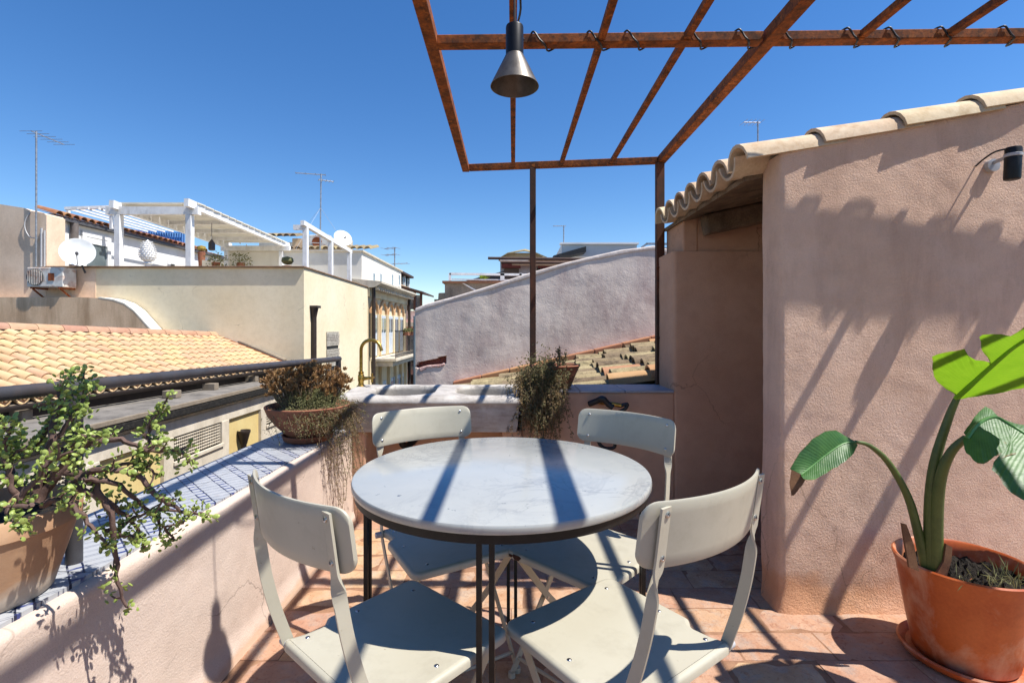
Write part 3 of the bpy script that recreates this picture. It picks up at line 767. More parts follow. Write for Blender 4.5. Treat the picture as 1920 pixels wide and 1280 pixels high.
# ------------------------------------------------------------------ stone sink
sk = thing('stone_sink', 'long weathered marble sink with two carved basins', 'sink', (-0.5, 3.2, 0.555))
SX0, SX1, SY0, SY1, SZ = -1.075, 0.055, 2.985, 3.50, 0.790
def rr_sd(x, y, cx, cy, hx, hy, r):
    qx, qy = abs(x - cx) - hx + r, abs(y - cy) - hy + r
    return math.hypot(max(qx, 0), max(qy, 0)) + min(max(qx, qy), 0) - r
def sinkZ(x, y):
    z = SZ
    z -= 0.02 * (1 - min(1, (y - SY0) / 0.3))
    for cx, cy, hx, hy, dep in ((-0.70, 3.245, 0.19, 0.165, 0.13), (-0.165, 3.25, 0.18, 0.165, 0.15)):
        d = rr_sd(x, y, cx, cy, hx, hy, 0.13)
        if d < 0.02:
            k = min(1, max(0, (0.02 - d) / 0.035)); z -= dep * (k * k * (3 - 2 * k))
    e = min(y - SY0, x - SX0, SX1 - x)                       # rolled edge
    if e < 0.035: z -= 0.035 - math.sqrt(max(0, 0.035**2 - (0.035 - e)**2))
    z += 0.003 * noise.noise(Vector((x * 9, y * 9, 1)))
    return z
nx, ny = 110, 56
xs = [SX0 + 0.035 * (1 - math.cos(R(90 * i / 6))) for i in range(6)] + [lerp(SX0 + .035, SX1 - .035, i / nx) for i in range(nx + 1)] + [SX1 - 0.035 * (1 - math.cos(R(90 * i / 6))) for i in range(5, -1, -1)]
ys = [SY0 + 0.035 * (1 - math.cos(R(90 * i / 6))) for i in range(6)] + [lerp(SY0 + .035, SY1, i / ny) for i in range(ny + 1)]
m = MB(); m.grid([[(x, y, sinkZ(x, y)) for x in xs] for y in ys])
side = lambda x, y: [(x, y, sinkZ(x, y)), (x, y + (0.0), 0.748)]
ring = [(x, ys[0]) for x in xs] + [(xs[-1], y) for y in ys[1:]] + [(x, ys[-1]) for x in xs[::-1][1:]] + [(xs[0], y) for y in ys[::-1][1:-1]]
def inward(p, d): return (lerp(p[0], -0.51, d / 0.56) if abs(p[0] + .51) > .5 else p[0], p[1] + (d if p[1] < 3.0 else 0))
lv = [[(x, y, sinkZ(x, y)) for x, y in ring], [(x, y, 0.742) for x, y in ring]]
lv += [[(*inward(p, 0.010), 0.730) for p in ring], [(*inward(p, 0.014 + .002 * noise.noise(Vector((p[0]*8, p[1]*8, 0)))), 0.70) for p in ring], [(*inward(p, 0.02), 0.60) for p in ring], [(*inward(p, 0.03), 0.558) for p in ring]]
m.grid(lv[::-1], close=True)
o = len(m.v) - 6 * len(ring); m.f.append(tuple(o + i for i in range(len(ring))))
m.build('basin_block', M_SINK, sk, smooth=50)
MB().tube(smooth_line([(-0.72, 3.25, 0.56), (-0.72, 3.25, 0.45), (-0.70, 3.28, 0.41), (-0.66, 3.33, 0.43), (-0.64, 3.38, 0.46)], 4), 0.022, 10).build('drain_pipe', M_BLACK, sk, smooth=60)
fc = thing('brass_faucet', 'aged brass swan neck faucet with a cross handle on the sink', 'faucet', P(683, 721, 3.40))
b = P(677, 721, 3.40); b.z = SZ - 0.002
zt = P(690, 637, 3.40).z; ra = 0.073
arc = [b + Vector((0, 0, 0.05)), Vector((b.x, b.y, zt - ra - 0.05)), Vector((b.x, b.y, zt - ra))] + [Vector((b.x + ra - ra * math.cos(R(a)), b.y - 0.03 * a / 150, zt - ra + ra * math.sin(R(a)))) for a in range(15, 166, 15)]
arc.append(arc[-1] + Vector((0.006, 0, -0.02)))
MB().tube(arc, 0.0115, 12).build('spout', M_BRASS, fc, smooth=60)
MB().lathe([(0.0, 0), (0.030, 0.0), (0.030, 0.004), (0.020, 0.012), (0.017, 0.03), (0.021, 0.04), (0.021, 0.075), (0.016, 0.085), (0.018, 0.09), (0.018, 0.1), (0.012, 0.104)], b, 20).build('faucet_body', M_BRASS, fc, smooth=40)
hb = b + Vector((0.015, -0.005, 0.055))
hm = MB().tube([hb, hb + Vector((0.06, -0.015, 0.006))], [0.014, 0.009], 10)
he = hb + Vector((0.066, -0.017, 0.007))
for a in range(4):
    d = Vector((0.05, 0.5, 0)) if a % 2 else Vector((0, 0, 1)); d = d.normalized() * (1 if a < 2 else -1)
    hm.tube([he, he + d * 0.030], [0.006, 0.008], 8)
hm.build('cross_handle', M_BRASS, fc, smooth=60)
# hose and tap on the wall behind the chair
hs = thing('hose_tap', 'black hose and connector hanging from a tap on the low wall', 'hose', (0.58, 3.06, 0.70))
MB().tube(smooth_line([P(1105, 757, 3.06), P(1118, 752, 3.03), P(1130, 747, 3.0), P(1140, 757, 3.0), P(1150, 764, 2.99)], 5), [0.018] * 21, 10).build('hose', M_RUBBER, hs, smooth=60)
MB().tube([P(1146, 757, 3.0), P(1164, 760, 3.0)], 0.014, 10).build('connector', M_BRASS, hs, smooth=60)
MB().tube(smooth_line([P(1162, 761, 3.0), P(1176, 757, 3.0), P(1172, 766, 3.0), P(1155, 775, 3.01), P(1130, 790, 3.02), P(1118, 815, 3.03), P(1130, 838, 3.03), P(1152, 838, 3.03), P(1150, 820, 3.03)], 5), 0.0105, 8).build('hose', M_RUBBER, hs, smooth=60)
MB().tube([(0.54, YB + .02, 0.72), P(1138, 757, 3.0)], 0.010, 8).build('tap_pipe', M_BRASS, hs, smooth=60)
# ------------------------------------------------------------------ plants
def bladed(name, c1, c2, trans, rough, spec):
    t = NT(name)
    def attr(nm):
        n = t.n.new('ShaderNodeAttribute'); n.attribute_name = nm; return n.outputs['Fac']
    al, ac_ = attr('along'), attr('across')
    wob = t.math('MULTIPLY', t.noise(25, 3), 0.004)
    ph = t.math('MULTIPLY', t.math('ADD', t.math('ADD', al, t.math('MULTIPLY', ac_, -0.02)), wob), 2 * math.pi / 0.0095)
    sn = t.math('SINE', ph); vein = t.ramp(sn, 0.72, 1.0)
    col = t.mix(t.ramp(t.noise(16, 5, .6), 0.35, 0.65), c1, c2)
    col = t.mix(t.math('MULTIPLY', vein, 0.3), col, tuple(min(1, x * 1.35 + .01) for x in c1))
    rib = t.math('SUBTRACT', 1.0, t.ramp(ac_, 0.02, 0.07)); col = t.mix(t.math('MULTIPLY', rib, 0.6), col, tuple(min(1, x * 2.0 + .04) for x in c1))
    edge = t.math('MULTIPLY', t.ramp(ac_, 0.95, 1.0), t.ramp(t.noise(45, 3), 0.45, 0.55)); col = t.mix(edge, col, lin((150, 108, 64)))
    spot = t.ramp(t.noise(60, 3), 0.70, 0.74); col = t.mix(t.math('MULTIPLY', spot, 0.6), col, lin((140, 120, 70)))
    nb = t.bump(sn, 0.18, 0.001); nb = t.bump(t.noise(20, 3), 0.3, 0.01, nb)
    t.fin(col, t.math('MULTIPLY_ADD', t.noise(30, 4), 0.25, rough - .1), nb, 0, spec)
    tr = t.n.new('ShaderNodeBsdfTranslucent'); t.l.new(t.mix(0.5, col, tuple(min(1, x * 1.6) for x in c1)), tr.inputs[0])
    mx = t.n.new('ShaderNodeMixShader'); mx.inputs[0].default_value = trans
    t.l.new(t.b.outputs[0], mx.inputs[1]); t.l.new(tr.outputs[0], mx.inputs[2])
    t.l.new(mx.outputs[0], t.n['Material Output'].inputs[0]); return t.m
def leafmat(name, c1, c2, trans=0.35, rough=0.45, scale=30, spec=0.4, veins=False):
    t = NT(name)
    r = t.noise(scale, 4, 0.6)
    col = t.mix(t.ramp(r, 0.35, 0.65), c1, c2)
    t.fin(col, rough, t.bump(t.noise(scale * 3, 3), 0.15, 0.002), 0, spec)
    tr = t.n.new('ShaderNodeBsdfTranslucent'); t.l.new(t.mix(0.5, col, tuple(min(1, x * 1.6) for x in c1)), tr.inputs[0])
    mx = t.n.new('ShaderNodeMixShader'); mx.inputs[0].default_value = trans
    t.l.new(t.b.outputs[0], mx.inputs[1]); t.l.new(tr.outputs[0], mx.inputs[2])
    t.l.new(mx.outputs[0], t.n['Material Output'].inputs[0]); return t.m
KA = 0.85
M_JADE = leafmat('jade_leaf', lin((176, 190, 104)), lin((136, 158, 76)), 0.25, 0.4, 25)
KA = 0.62
M_JADESTEM = mat('jade_bark', lin((128, 102, 92)), lin((92, 70, 64)), 30, 0.8, 0.5, 90, 0.003, fine=0.3)
M_DRY = leafmat('brown_succulent_leaf', lin((196, 156, 104)), lin((146, 104, 68)), 0.2, 0.6, 40)
M_DRYSTEM = mat('dry_stem', lin((150, 130, 104)), lin((112, 92, 70)), 40, 0.9, fine=0.2)
M_THYME = leafmat('dull_green_leaf', lin((164, 160, 108)), lin((126, 130, 82)), 0.25, 0.7, 60)
M_STRAW = leafmat('straw_leaf', lin((176, 152, 108)), lin((136, 112, 78)), 0.25, 0.8, 60)
M_BOP = bladed('glossy_banana_leaf', lin((84, 136, 62)), lin((56, 108, 52)), 0.22, 0.44, 0.45)
M_BOPY = bladed('young_banana_leaf', lin((140, 186, 40)), lin((112, 162, 28)), 0.6, 0.4, 0.35)
M_BOPSTEM = mat('green_petiole', lin((104, 122, 58)), lin((70, 92, 40)), 9, 0.5, 0.1, 40, 0.002, spec=0.5, fine=0.15)
M_HUSK = mat('dry_brown_husk', lin((150, 110, 78)), lin((108, 70, 48)), 20, 0.9, 0.4, 60, 0.003, fine=0.3)

def bladed_grid(m, rows):                                 # leaf patch that remembers where its veins run
    o = len(m.v); m.grid(rows)
    if not hasattr(m, 'vein'): m.vein = {}
    n = len(rows) - 1; k = len(rows[0]) - 1
    L = sum((Vector(rows[i+1][0]) - Vector(rows[i][0])).length for i in range(n))
    for i in range(n + 1):
        for j in range(k + 1): m.vein[o + i * (k + 1) + j] = (L * i / n, j / k)
def pot_mesh(c, r0, r1, h, th=0.014, lip=0.0, liph=0.04, n=48):
    pr = [(0.0, 0.0), (r0 - .006, 0.0), (r0, 0.006)]
    k = 8
    for i in range(1, k):
        t = i / k; pr.append((lerp(r0, r1 - lip, t), lerp(0.006, h - liph, t)))
    pr += [(r1 - lip, h - liph), (r1, h - liph + .003), (r1 + .002, h - .006), (r1 - .003, h), (r1 - th + .002, h), (r1 - th, h - .006), (lerp(r0, r1, .7) - th, h * .7), (0.0, h * .7)]
    return MB().lathe(pr, c, n)

# jade plant on the near end of the ledge
jp = thing('potted_jade_plant', 'sprawling jade plant in a weathered terracotta pot on the tiled ledge', 'plant', (-1.205, 1.13, 0.576))
JC = Vector((-1.205, 1.13, 0.576))
pot_mesh(JC, 0.125, 0.176, 0.205, 0.014, 0.006, 0.045).build('pot', M_POTPALE, jp, smooth=45)
MB().lathe([(0.0, 0.165), (0.08, 0.167), (0.155, 0.16)], JC, 24).build('soil', M_SOIL, jp, smooth=60)
random.seed(11)
JB = [([(61, 942), (94, 835), (105, 774), (117, 717), (140, 708)], 1.12, 1.2, .010),
      ([(50, 930), (14, 863), (70, 830), (94, 788), (110, 770)], 1.15, 1.2, .010),
      ([(70, 940), (112, 886), (155, 835), (225, 825), (276, 844), (328, 844), (361, 867)], 1.13, 1.2, .010),
      ([(270, 842), (281, 835), (276, 816), (290, 778), (305, 764)], 1.18, 1.2, .005),
      ([(60, 940), (94, 891), (155, 891), (187, 924), (206, 961), (216, 1027), (225, 1102), (239, 1142)], 1.14, 1.18, .012),
      ([(120, 905), (187, 881), (244, 886), (290, 924), (319, 947), (347, 961), (380, 961)], 1.12, 1.24, .008),
      ([(150, 895), (211, 905), (262, 942), (300, 980), (328, 1013)], 1.12, 1.26, .007),
      ([(130, 910), (187, 933), (225, 956), (253, 985), (276, 1031)], 1.12, 1.28, .009),
      ([(80, 945), (112, 938), (145, 956), (178, 994), (206, 1022)], 1.08, 1.1, .008),
      ([(50, 945), (28, 924), (14, 877), (9, 835), (20, 800)], 1.08, 1.05, .008),
      ([(60, 948), (14, 952), (23, 970), (42, 980)], 1.0, 0.97, .005),
      ([(200, 995), (220, 989), (262, 966), (328, 956), (380, 965)], 1.18, 1.26, .005),
      ([(170, 890), (244, 867), (267, 872), (293, 891)], 1.16, 1.22, .005),
      ([(90, 840), (130, 790), (150, 760), (160, 735), (165, 715)], 1.16, 1.22, .006),
      ([(60, 900), (110, 850), (180, 830), (215, 810)], 1.2, 1.3, .006),
      ([(40, 930), (80, 880), (100, 860), (150, 845)], 1.05, 1.05, .006),
      ([(216, 1000), (240, 1005), (262, 1015)], 1.18, 1.18, .004),
      ([(-40, 930), (-30, 850), (10, 800)], 1.15, 1.2, .007), ([(-30, 940), (-10, 890), (30, 850), (60, 840)], 1.05, 1.1, .007),
      ([(90, 900), (125, 860), (150, 820), (190, 818)], 1.08, 1.1, .006)]
st = MB(); lv = MB()
def jade_cluster(p, d, k):
    for _ in range(int(k * 1.35)):
        dd = (Vector(d) * 0.5 + rv(1.0)).normalized()
        q = Vector(p) + rv(0.012)
        L = random.uniform(0.009, 0.016)
        lv.fat(q, dd, rv(1), L, L * random.uniform(0.62, 0.85), L * 0.28)
for pts, y0, y1, r in JB:
    n = len(pts)
    P3 = [P(u, v, lerp(y0, y1, i / (n - 1))) for i, (u, v) in enumerate(pts)]
    S = [p + rv(0.0035) for p in smooth_line(P3, 5)]
    st.tube(S, [lerp(r, 0.0025, i / (len(S) - 1)) for i in range(len(S))], 6)
    for i in range(len(S) - 1):
        t = i / (len(S) - 1); d = (S[i+1] - S[i]).normalized()
        dens = 0.35 + 0.65 * t if pts[0][1] < 990 else 0.6
        if pts[-1] == (239, 1142): dens = 0.15 if t > .5 else 0.4
        if random.random() < dens: jade_cluster(S[i], d, random.randint(2, 6))
        if t > 0.2 and random.random() < 0.35:                # side twig
            e = S[i] + (d * 0.5 + rv(0.9) + Vector((0, 0, 0.35))).normalized() * random.uniform(0.015, 0.042)
            st.tube([S[i], (S[i] + e) / 2 + rv(.004), e], [0.0028, 0.0022, 0.0016], 5)
            jade_cluster(e, (e - S[i]).normalized(), random.randint(4, 8))
    jade_cluster(S[-1], (S[-1] - S[-2]).normalized(), 6)
for _ in range(60):                                            # dense clumps over the pot and up the tall shoot
    c = P(random.uniform(-30, 165), random.uniform(770, 945), random.uniform(1.05, 1.3)); jade_cluster(c, (0, 0, 1), 5)
for _ in range(22):
    c = P(random.gauss(120, 22), random.uniform(705, 800), random.uniform(1.13, 1.24)); jade_cluster(c, (0, 0, 1), 6)
st.build('branches', M_JADESTEM, jp, smooth=60)
tag(lv.build('leaves', M_JADE, jp, smooth=70), None, kind='stuff')

# bowl of dry succulents at the far end of the ledge
db = thing('succulent_bowl', 'terracotta bowl of brown succulents with dry trailing stems by the sink', 'plant', (-1.115, 2.73, 0.576))
BC = Vector((-1.118, 2.735, 0.576))
MB().lathe([(0, 0), (0.115, 0.0), (0.125, 0.006), (0.135, 0.035), (0.128, 0.035), (0.118, 0.012), (0, .012)], BC, 36).build('saucer', M_POTDUSK, db, smooth=45)
MB().lathe([(0.0, 0.013), (0.08, 0.013), (0.11, 0.035), (0.165, 0.09), (0.205, 0.145), (0.222, 0.19), (0.218, 0.194), (0.208, 0.188), (0.19, 0.16), (0, 0.155)], BC, 44).build('bowl', M_POTDUSK, db, smooth=45)
MB().lathe([(0.0, 0.172), (0.1, 0.17), (0.195, 0.162)], BC, 24).build('soil', M_SOIL, db, smooth=60)
random.seed(31)
st = MB(); lv = MB(); th = MB(); ss = MB(); sl = MB()
for _ in range(210):
    a = random.uniform(0, 2 * math.pi); q = math.sqrt(random.random())
    base = BC + Vector((math.cos(a) * q * 0.13, math.sin(a) * q * 0.11, 0.17))
    full = BC + Vector((-0.01 + math.cos(a) * q * 0.225, math.sin(a) * q * 0.17, 0.235 + 0.165 * math.sqrt(max(0, 1 - (q * 0.92) ** 2)) + random.uniform(-.05, .02)))
    tip = base.lerp(full, random.choice((1.0, 1.0, random.uniform(0.5, 0.95)))) ; mid = base.lerp(tip, 0.5) + rv(0.02)
    S = smooth_line([base, mid, tip], 3); st.tube(S, [0.004, .004, .0035, .003, .003, .0025, .002], 5)
    for k in range(random.randint(2, 3)):
        cc = tip + rv(0.022) if k else tip
        for j in range(11):
            d = (rv(1) + Vector((0, 0, 0.7)) + (tip - BC).normalized() * 0.5).normalized()
            lv.leaf(cc, d, rv(1), random.uniform(0.016, 0.03), random.uniform(0.008, 0.013), 0.2)
for _ in range(3600):                                          # green mat over the rim on the near side
    a = random.gauss(-0.75, 0.7); q = random.uniform(0.25, 1.2)
    p = BC + Vector((math.cos(a) * q * 0.2, math.sin(a) * q * 0.2, 0.215 + 0.06 * (1 - q * q) + random.uniform(-.04, .03) - (max(0, q - .95) * .35)))
    th.leaf(p, rv(1) + Vector((0, 0, .4)), rv(1), random.uniform(0.008, 0.02), 0.004)
def hang(mb_s, mb_l, start, end, sway, nleaf, L, W, wall=None):
    start = Vector(start); end = Vector(end)
    mid = start.lerp(end, 0.35) + Vector((random.uniform(-sway, sway), random.uniform(-sway, sway), 0.02))
    m2 = start.lerp(end, 0.7) + rv(sway)
    S = smooth_line([start, mid, m2, end], 5)
    if wall:
        S = [wall(p) for p in S]
    mb_s.tube(S, 0.0011, 4, caps=False)
    for _ in range(nleaf):
        t = random.random(); p = poly_at(S, t) if False else S[int(t * (len(S) - 1))] + rv(0.008)
        mb_l.leaf(p, rv(1) + Vector((0, 0, -.4)), rv(1), random.uniform(.5, 1.2) * L, random.uniform(.6, 1.1) * W)
wallfn = lambda p: Vector((max(p.x, parX(p.y) + 0.012), p.y, p.z)) if p.z < 0.575 else p
for _ in range(210):
    a = random.gauss(-0.75, 0.62)
    s0 = BC + Vector((math.cos(a) * 0.205, math.sin(a) * 0.2, 0.19))
    l = abs(random.gauss(0.22, 0.18)); l = min(l, 0.62)
    if a < -0.95 or random.random() < .35: l = random.uniform(.04, .17)
    e = s0 + Vector((random.uniform(0.0, 0.09), random.uniform(-0.05, 0.17), -l))
    if e.z < 0.58: e.x = max(e.x, parX(e.y) + 0.015)
    hang(ss, sl if random.random() < .75 else th, s0, e, 0.025, int(20 + l * 60), 0.012, 0.006, wallfn)
st.build('stems', M_DRYSTEM, db); tag(lv.build('rosettes', M_DRY, db), None, kind='stuff')
tag(th.build('creeping_leaves', M_THYME, db), None, kind='stuff'); ss.build('trailing_stems', M_DRYSTEM, db)
tag(sl.build('dry_leaves', M_STRAW, db), None, kind='stuff')

# trailing plant on the back ledge right of the sink
tp = thing('trailing_ledge_plant', 'dusty trailing plant spilling from a terracotta pot on the low wall', 'plant', (0.27, 3.25, 0.80))
QC = Vector((0.285, 3.245, 0.801))
MB().lathe([(0.0, 0.0), (0.085, 0.0), (0.1, 0.012), (0.13, 0.085), (0.15, 0.13), (0.16, 0.145), (0.154, 0.15), (0.143, 0.14), (0.13, 0.12), (0.0, 0.12)], QC, 40).build('pot', M_POTDUSK, tp, smooth=45)
MB().lathe([(0.0, 0.128), (0.08, 0.127), (0.14, 0.118)], QC, 20).build('soil', M_SOIL, tp, smooth=60)
random.seed(41)
st = MB(); lv = MB(); ss = MB(); sl = MB()
M_DUSTY = leafmat('dusty_green_leaf', lin((140, 134, 92)), lin((104, 98, 62)), 0.25, 0.75, 60)
for _ in range(2600):
    c = P(random.gauss(1016, 20), random.gauss(704, 19), random.uniform(3.0, 3.26)); lv.leaf(c, rv(1), rv(1), random.uniform(.012, .026), random.uniform(.006, .010))
frontfn = lambda p: Vector((p.x, min(p.y, YB - 0.03), p.z)) if p.z < 0.80 else p
for _ in range(230):
    u0 = random.gauss(1012, 20); s0 = P(u0, random.uniform(690, 722), random.uniform(3.02, 3.2))
    e = P(u0 + random.gauss(2, 9), min(random.gauss(785, 28), 826), random.uniform(2.93, 3.05))
    hang(ss, lv if random.random() < .5 else sl, s0, e, 0.02, 55, 0.019, 0.008, frontfn)
for u, v in ((1050, 655), (1040, 668), (1056, 672), (1068, 690), (1080, 688), (1030, 675), (1062, 662), (1046, 660)):
    b0 = P(1055, 712, 3.22); e = P(u, v, 3.2)
    st.tube(smooth_line([b0, b0.lerp(e, .5) + rv(.02), e], 3), 0.003, 5)
    for k in range(26):
        cc = e.lerp(b0, random.random() * .35) + rv(.012); sl_ = random.uniform(0.016, 0.028)
        (sl if k % 3 else lv).leaf(cc, rv(1) + Vector((0, 0, .5)), rv(1), sl_, sl_ * .45)
st.build('stems', M_DRYSTEM, tp); ss.build('trailing_stems', M_DRYSTEM, tp)
tag(lv.build('leaves', M_DUSTY, tp), None, kind='stuff'); tag(sl.build('dry_leaves', M_STRAW, tp), None, kind='stuff')

# bird of paradise in the big pot
bp_ = thing('bird_of_paradise_plant', 'bird of paradise plant with broad leaves in a glazed terracotta pot', 'plant', (1.62, 1.79, 0))
QP = Vector((1.622, 1.79, 0.0))
MB().lathe([(0, 0.004), (0.165, 0.004), (0.18, 0.012), (0.192, 0.034), (0.186, 0.04), (0.178, 0.034), (0.165, 0.018), (0, 0.016)], QP, 60).build('saucer', M_POT, bp_, smooth=45)
MB().lathe([(0, 0.02), (0.142, 0.02), (0.148, 0.028), (0.165, 0.12), (0.184, 0.24), (0.197, 0.32), (0.206, 0.345), (0.207, 0.352), (0.202, 0.357), (0.194, 0.352), (0.186, 0.32), (0.18, 0.29), (0, 0.29)], QP, 72).build('pot', M_POT, bp_, smooth=45)
sg = [[QP + Vector((q * 0.183 * math.cos(a), q * 0.183 * math.sin(a), 0.30 + 0.035 * noise.fractal(Vector((q * 9 * math.cos(a), q * 9 * math.sin(a), 2)), 1, 2, 4))) for a in [2 * math.pi * k / 64 for k in range(64)]] for q in [0.01] + [i / 20 for i in range(1, 21)]]
MB().grid(sg, close=True).build('soil', M_SOIL, bp_, smooth=60)
PY = 1.78
def patch(mid, edge, n=12, k=6, curl=0.0, sag=0.0):
    rows = []; ph = random.uniform(0, 9)
    for i in range(n + 1):
        a = poly_at(mid, i / n); b = poly_at(edge, i / n); b = b.lerp(a, 0.05 * noise.noise(Vector((i * .9, ph, 0))))
        rows.append([a.lerp(b, j / k) + Vector((0, -curl * (j / k) ** 2, -sag * (j / k) ** 2 + 0.0012 * math.sin(i * 2.4) * (j / k))) for j in range(k + 1)])
    return rows
def PP(pts, y0, y1=None):
    y1 = y0 if y1 is None else y1; n = len(pts)
    return smooth_line([P(u, v, lerp(y0, y1, i / max(1, n - 1))) for i, (u, v) in enumerate(pts)], 4)
def PPs(pts, y0, y1): return [P(u, v, lerp(y0, y1, i / (len(pts) - 1))) for i, (u, v) in enumerate(pts)]
# petioles
def petiole(pts, y0, y1, r0, r1):
    S = PP(pts, y0, y1); MB().tube(S, [lerp(r0, r1, i / (len(S) - 1)) for i in range(len(S))], 10).build('petiole', M_BOPSTEM, bp_, smooth=60)
petiole([(1748, 1072), (1744, 960), (1752, 870), (1778, 785), (1795, 745)], 1.74, 1.66, 0.0225, 0.009)
petiole([(1755, 1072), (1756, 960), (1765, 890), (1785, 845), (1812, 820)], 1.73, 1.62, 0.0225, 0.0105)
petiole([(1738, 1070), (1722, 1000), (1702, 930), (1665, 866), (1630, 835), (1604, 828)], 1.75, 1.72, 0.018, 0.005)
# young top leaf, lit through: blade leans over towards us
def tilt(u0, v0, Y0, kz, kx):                             # depth of a pixel on a leaning blade through (u0, v0, Y0)
    def f(u, v): return Y0 / (1 - (kz * (v0 - v) + kx * (u - u0)) / F)
    return f
def PT(pts, fn, sm=True):
    q = [P(u, v, fn(u, v)) for u, v in pts]; return smooth_line(q, 4) if sm else q
fa = tilt(1793, 746, 1.66, -1.15, -0.35)
m = MB()
mid = PT([(1793, 746), (1830, 712), (1868, 678), (1905, 648), (1965, 612), (2015, 592)], fa)
bladed_grid(m, patch(PT([(1793, 746), (1815, 726), (1838, 704), (1857, 688)], fa), PT([(1790, 738), (1770, 728), (1752, 713), (1745, 690), (1745, 667), (1775, 660), (1806, 654), (1808, 664), (1822, 673), (1855, 679)], fa, False), 20, 6, 0.006))
bladed_grid(m, patch(PT([(1857, 688), (1880, 668), (1905, 648), (1965, 612), (2015, 592)], fa), PT([(1853, 676), (1836, 655), (1833, 627), (1868, 626), (1896, 630), (1940, 590), (2010, 580)], fa, False), 18, 6, 0.006))
bladed_grid(m, patch(mid, PT([(1796, 748), (1826, 742), (1862, 738), (1900, 729), (1940, 722), (1985, 690), (2015, 594)], fa, False), 24, 6, 0.008))
m.tube(mid, [0.009, ] * 4 + [lerp(0.008, 0.003, i / (len(mid) - 5)) for i in range(len(mid) - 4)], 6)
tag(m.build('leaf', M_BOPY, bp_, smooth=60), 'bright green upper leaf lit through by the sun')
# glossy right leaf, upper side turned to us
fb = tilt(1866, 790, 1.60, 1.05, -0.2)
m = MB()
mid = PT([(1812, 822), (1836, 793), (1866, 782), (1892, 795), (1925, 815), (1980, 850), (2030, 895)], fb)
bladed_grid(m, patch(PT([(1812, 822), (1840, 792), (1866, 782), (1892, 795)], fb), PT([(1806, 812), (1802, 822), (1806, 842), (1826, 866), (1840, 866), (1862, 852), (1884, 846), (1900, 842)], fb, False), 16, 6, 0.006, 0.004))
bladed_grid(m, patch(PT([(1892, 795), (1925, 815), (1980, 850), (2030, 895)], fb), PT([(1898, 846), (1870, 854), (1852, 864), (1856, 880), (1885, 915), (1925, 940), (1980, 950), (2030, 900)], fb, False), 16, 6, 0.012, 0.004))
bladed_grid(m, patch(mid, PT([(1812, 812), (1838, 775), (1850, 763), (1866, 765), (1868, 780), (1895, 790), (1935, 800), (1990, 830), (2030, 890)], fb, False), 18, 5, -0.01))
m.tube(mid, [lerp(0.007, 0.003, i / (len(mid) - 1)) for i in range(len(mid))], 6)
tag(m.build('leaf', M_BOP, bp_, smooth=60), 'glossy dark leaf at the frame edge')
# drooping left leaf with burnt tip
m = MB()
mpt = [(1605, 828), (1580, 832), (1550, 852), (1520, 876), (1502, 890)]
mid = PP(mpt, 1.72, 1.66)
bladed_grid(m, patch(mid, PPs([(1602, 826), (1582, 814), (1565, 805), (1545, 811), (1525, 822), (1500, 850), (1482, 880), (1490, 888)], 1.73, 1.67), 16, 5, -0.005, 0.0))
bladed_grid(m, patch(mid, PPs([(1604, 832), (1594, 852), (1570, 870), (1540, 888), (1520, 898), (1503, 896)], 1.69, 1.62), 16, 5, 0.012))
m.tube(mid, 0.0032, 6)
tag(m.build('leaf', M_BOP, bp_, smooth=60), 'small drooping leaf')
m = MB(); bladed_grid(m, patch(PP([(1503, 889), (1494, 905), (1486, 928)], 1.66, 1.65), PPs([(1484, 880), (1480, 905), (1484, 930)], 1.67, 1.65), 6, 3)); bladed_grid(m, patch(PP([(1503, 889), (1494, 905), (1486, 928)], 1.66, 1.65), PPs([(1512, 897), (1502, 912), (1487, 930)], 1.64, 1.65), 6, 3))
m.build('burnt_leaf_tip', M_HUSK, bp_, smooth=60)
# husks and new shoot
for a in ([(1703, 1062), (1694, 1010), (1690, 980), (1698, 982), (1712, 1020), (1722, 1070)], [(1752, 1080), (1768, 1050), (1772, 1018), (1784, 1025), (1782, 1052), (1770, 1088)]):
    q = PPs(a, 1.70, 1.70); c = sum(q, Vector()) / 6
    MB().prism([(p.x, p.z) for p in q], lambda x, z, d: (x, d + 0.05 * abs(x - c.x), z), 1.695, 1.703).build('dry_husk', M_HUSK, bp_)
petiole([(1722, 1000), (1712, 960), (1704, 942)], 1.74, 1.74, 0.010, 0.004)
random.seed(51); gm = MB()
for _ in range(80):
    c = random.choice([(1800, 1085), (1862, 1072), (1880, 1062), (1905, 1090)])
    p = P(random.gauss(c[0], 14), random.gauss(c[1], 6), random.uniform(1.62, 1.75)); p.z = max(min(p.z, 0.33), 0.30)
    gm.leaf(p, rv(1) + Vector((0, 0, 1.0)), rv(1), random.uniform(.02, .07), .004)
tag(gm.build('weeds', M_THYME, bp_), None, kind='stuff')
KA = 0.75
# ------------------------------------------------------------------ neighbours: tiled house on the left
M_YELLOW = mat('yellow_render', lin((236, 214, 150)), lin((226, 200, 134)), 1.5, 0.9, 0.3, 60, 0.003, fine=0.1, stain=(lin((190, 160, 110)), 0.4, 2.5, 0.3))
KA = 0.95
M_STONE = mat('pale_limestone', lin((214, 204, 186)), lin((192, 182, 164)), 3, 0.9, 0.3, 70, 0.004, fine=0.15, stain=(lin((150, 138, 120)), 0.5, 4, 0.4))
KA = 0.5
M_SOOT = mat('blackened_stone', lin((178, 170, 160)), lin((144, 138, 130)), 4, 0.9, 0.3, 50, 0.004, fine=0.2, stain=(lin((70, 66, 64)), 0.7, 3.0, 1))
KA = 0.4
M_MOSS = mat('black_mossy_edge', lin((40, 37, 34)), lin((22, 20, 19)), 9, 0.95, 0.6, 50, 0.01, fine=0.3, stain=(lin((110, 104, 96)), 0.5, 22, 1))
M_MORTAR = mat('pale_mortar', lin((206, 190, 168)), lin((180, 162, 140)), 8, 0.95, 0.6, 60, 0.008, fine=0.25)
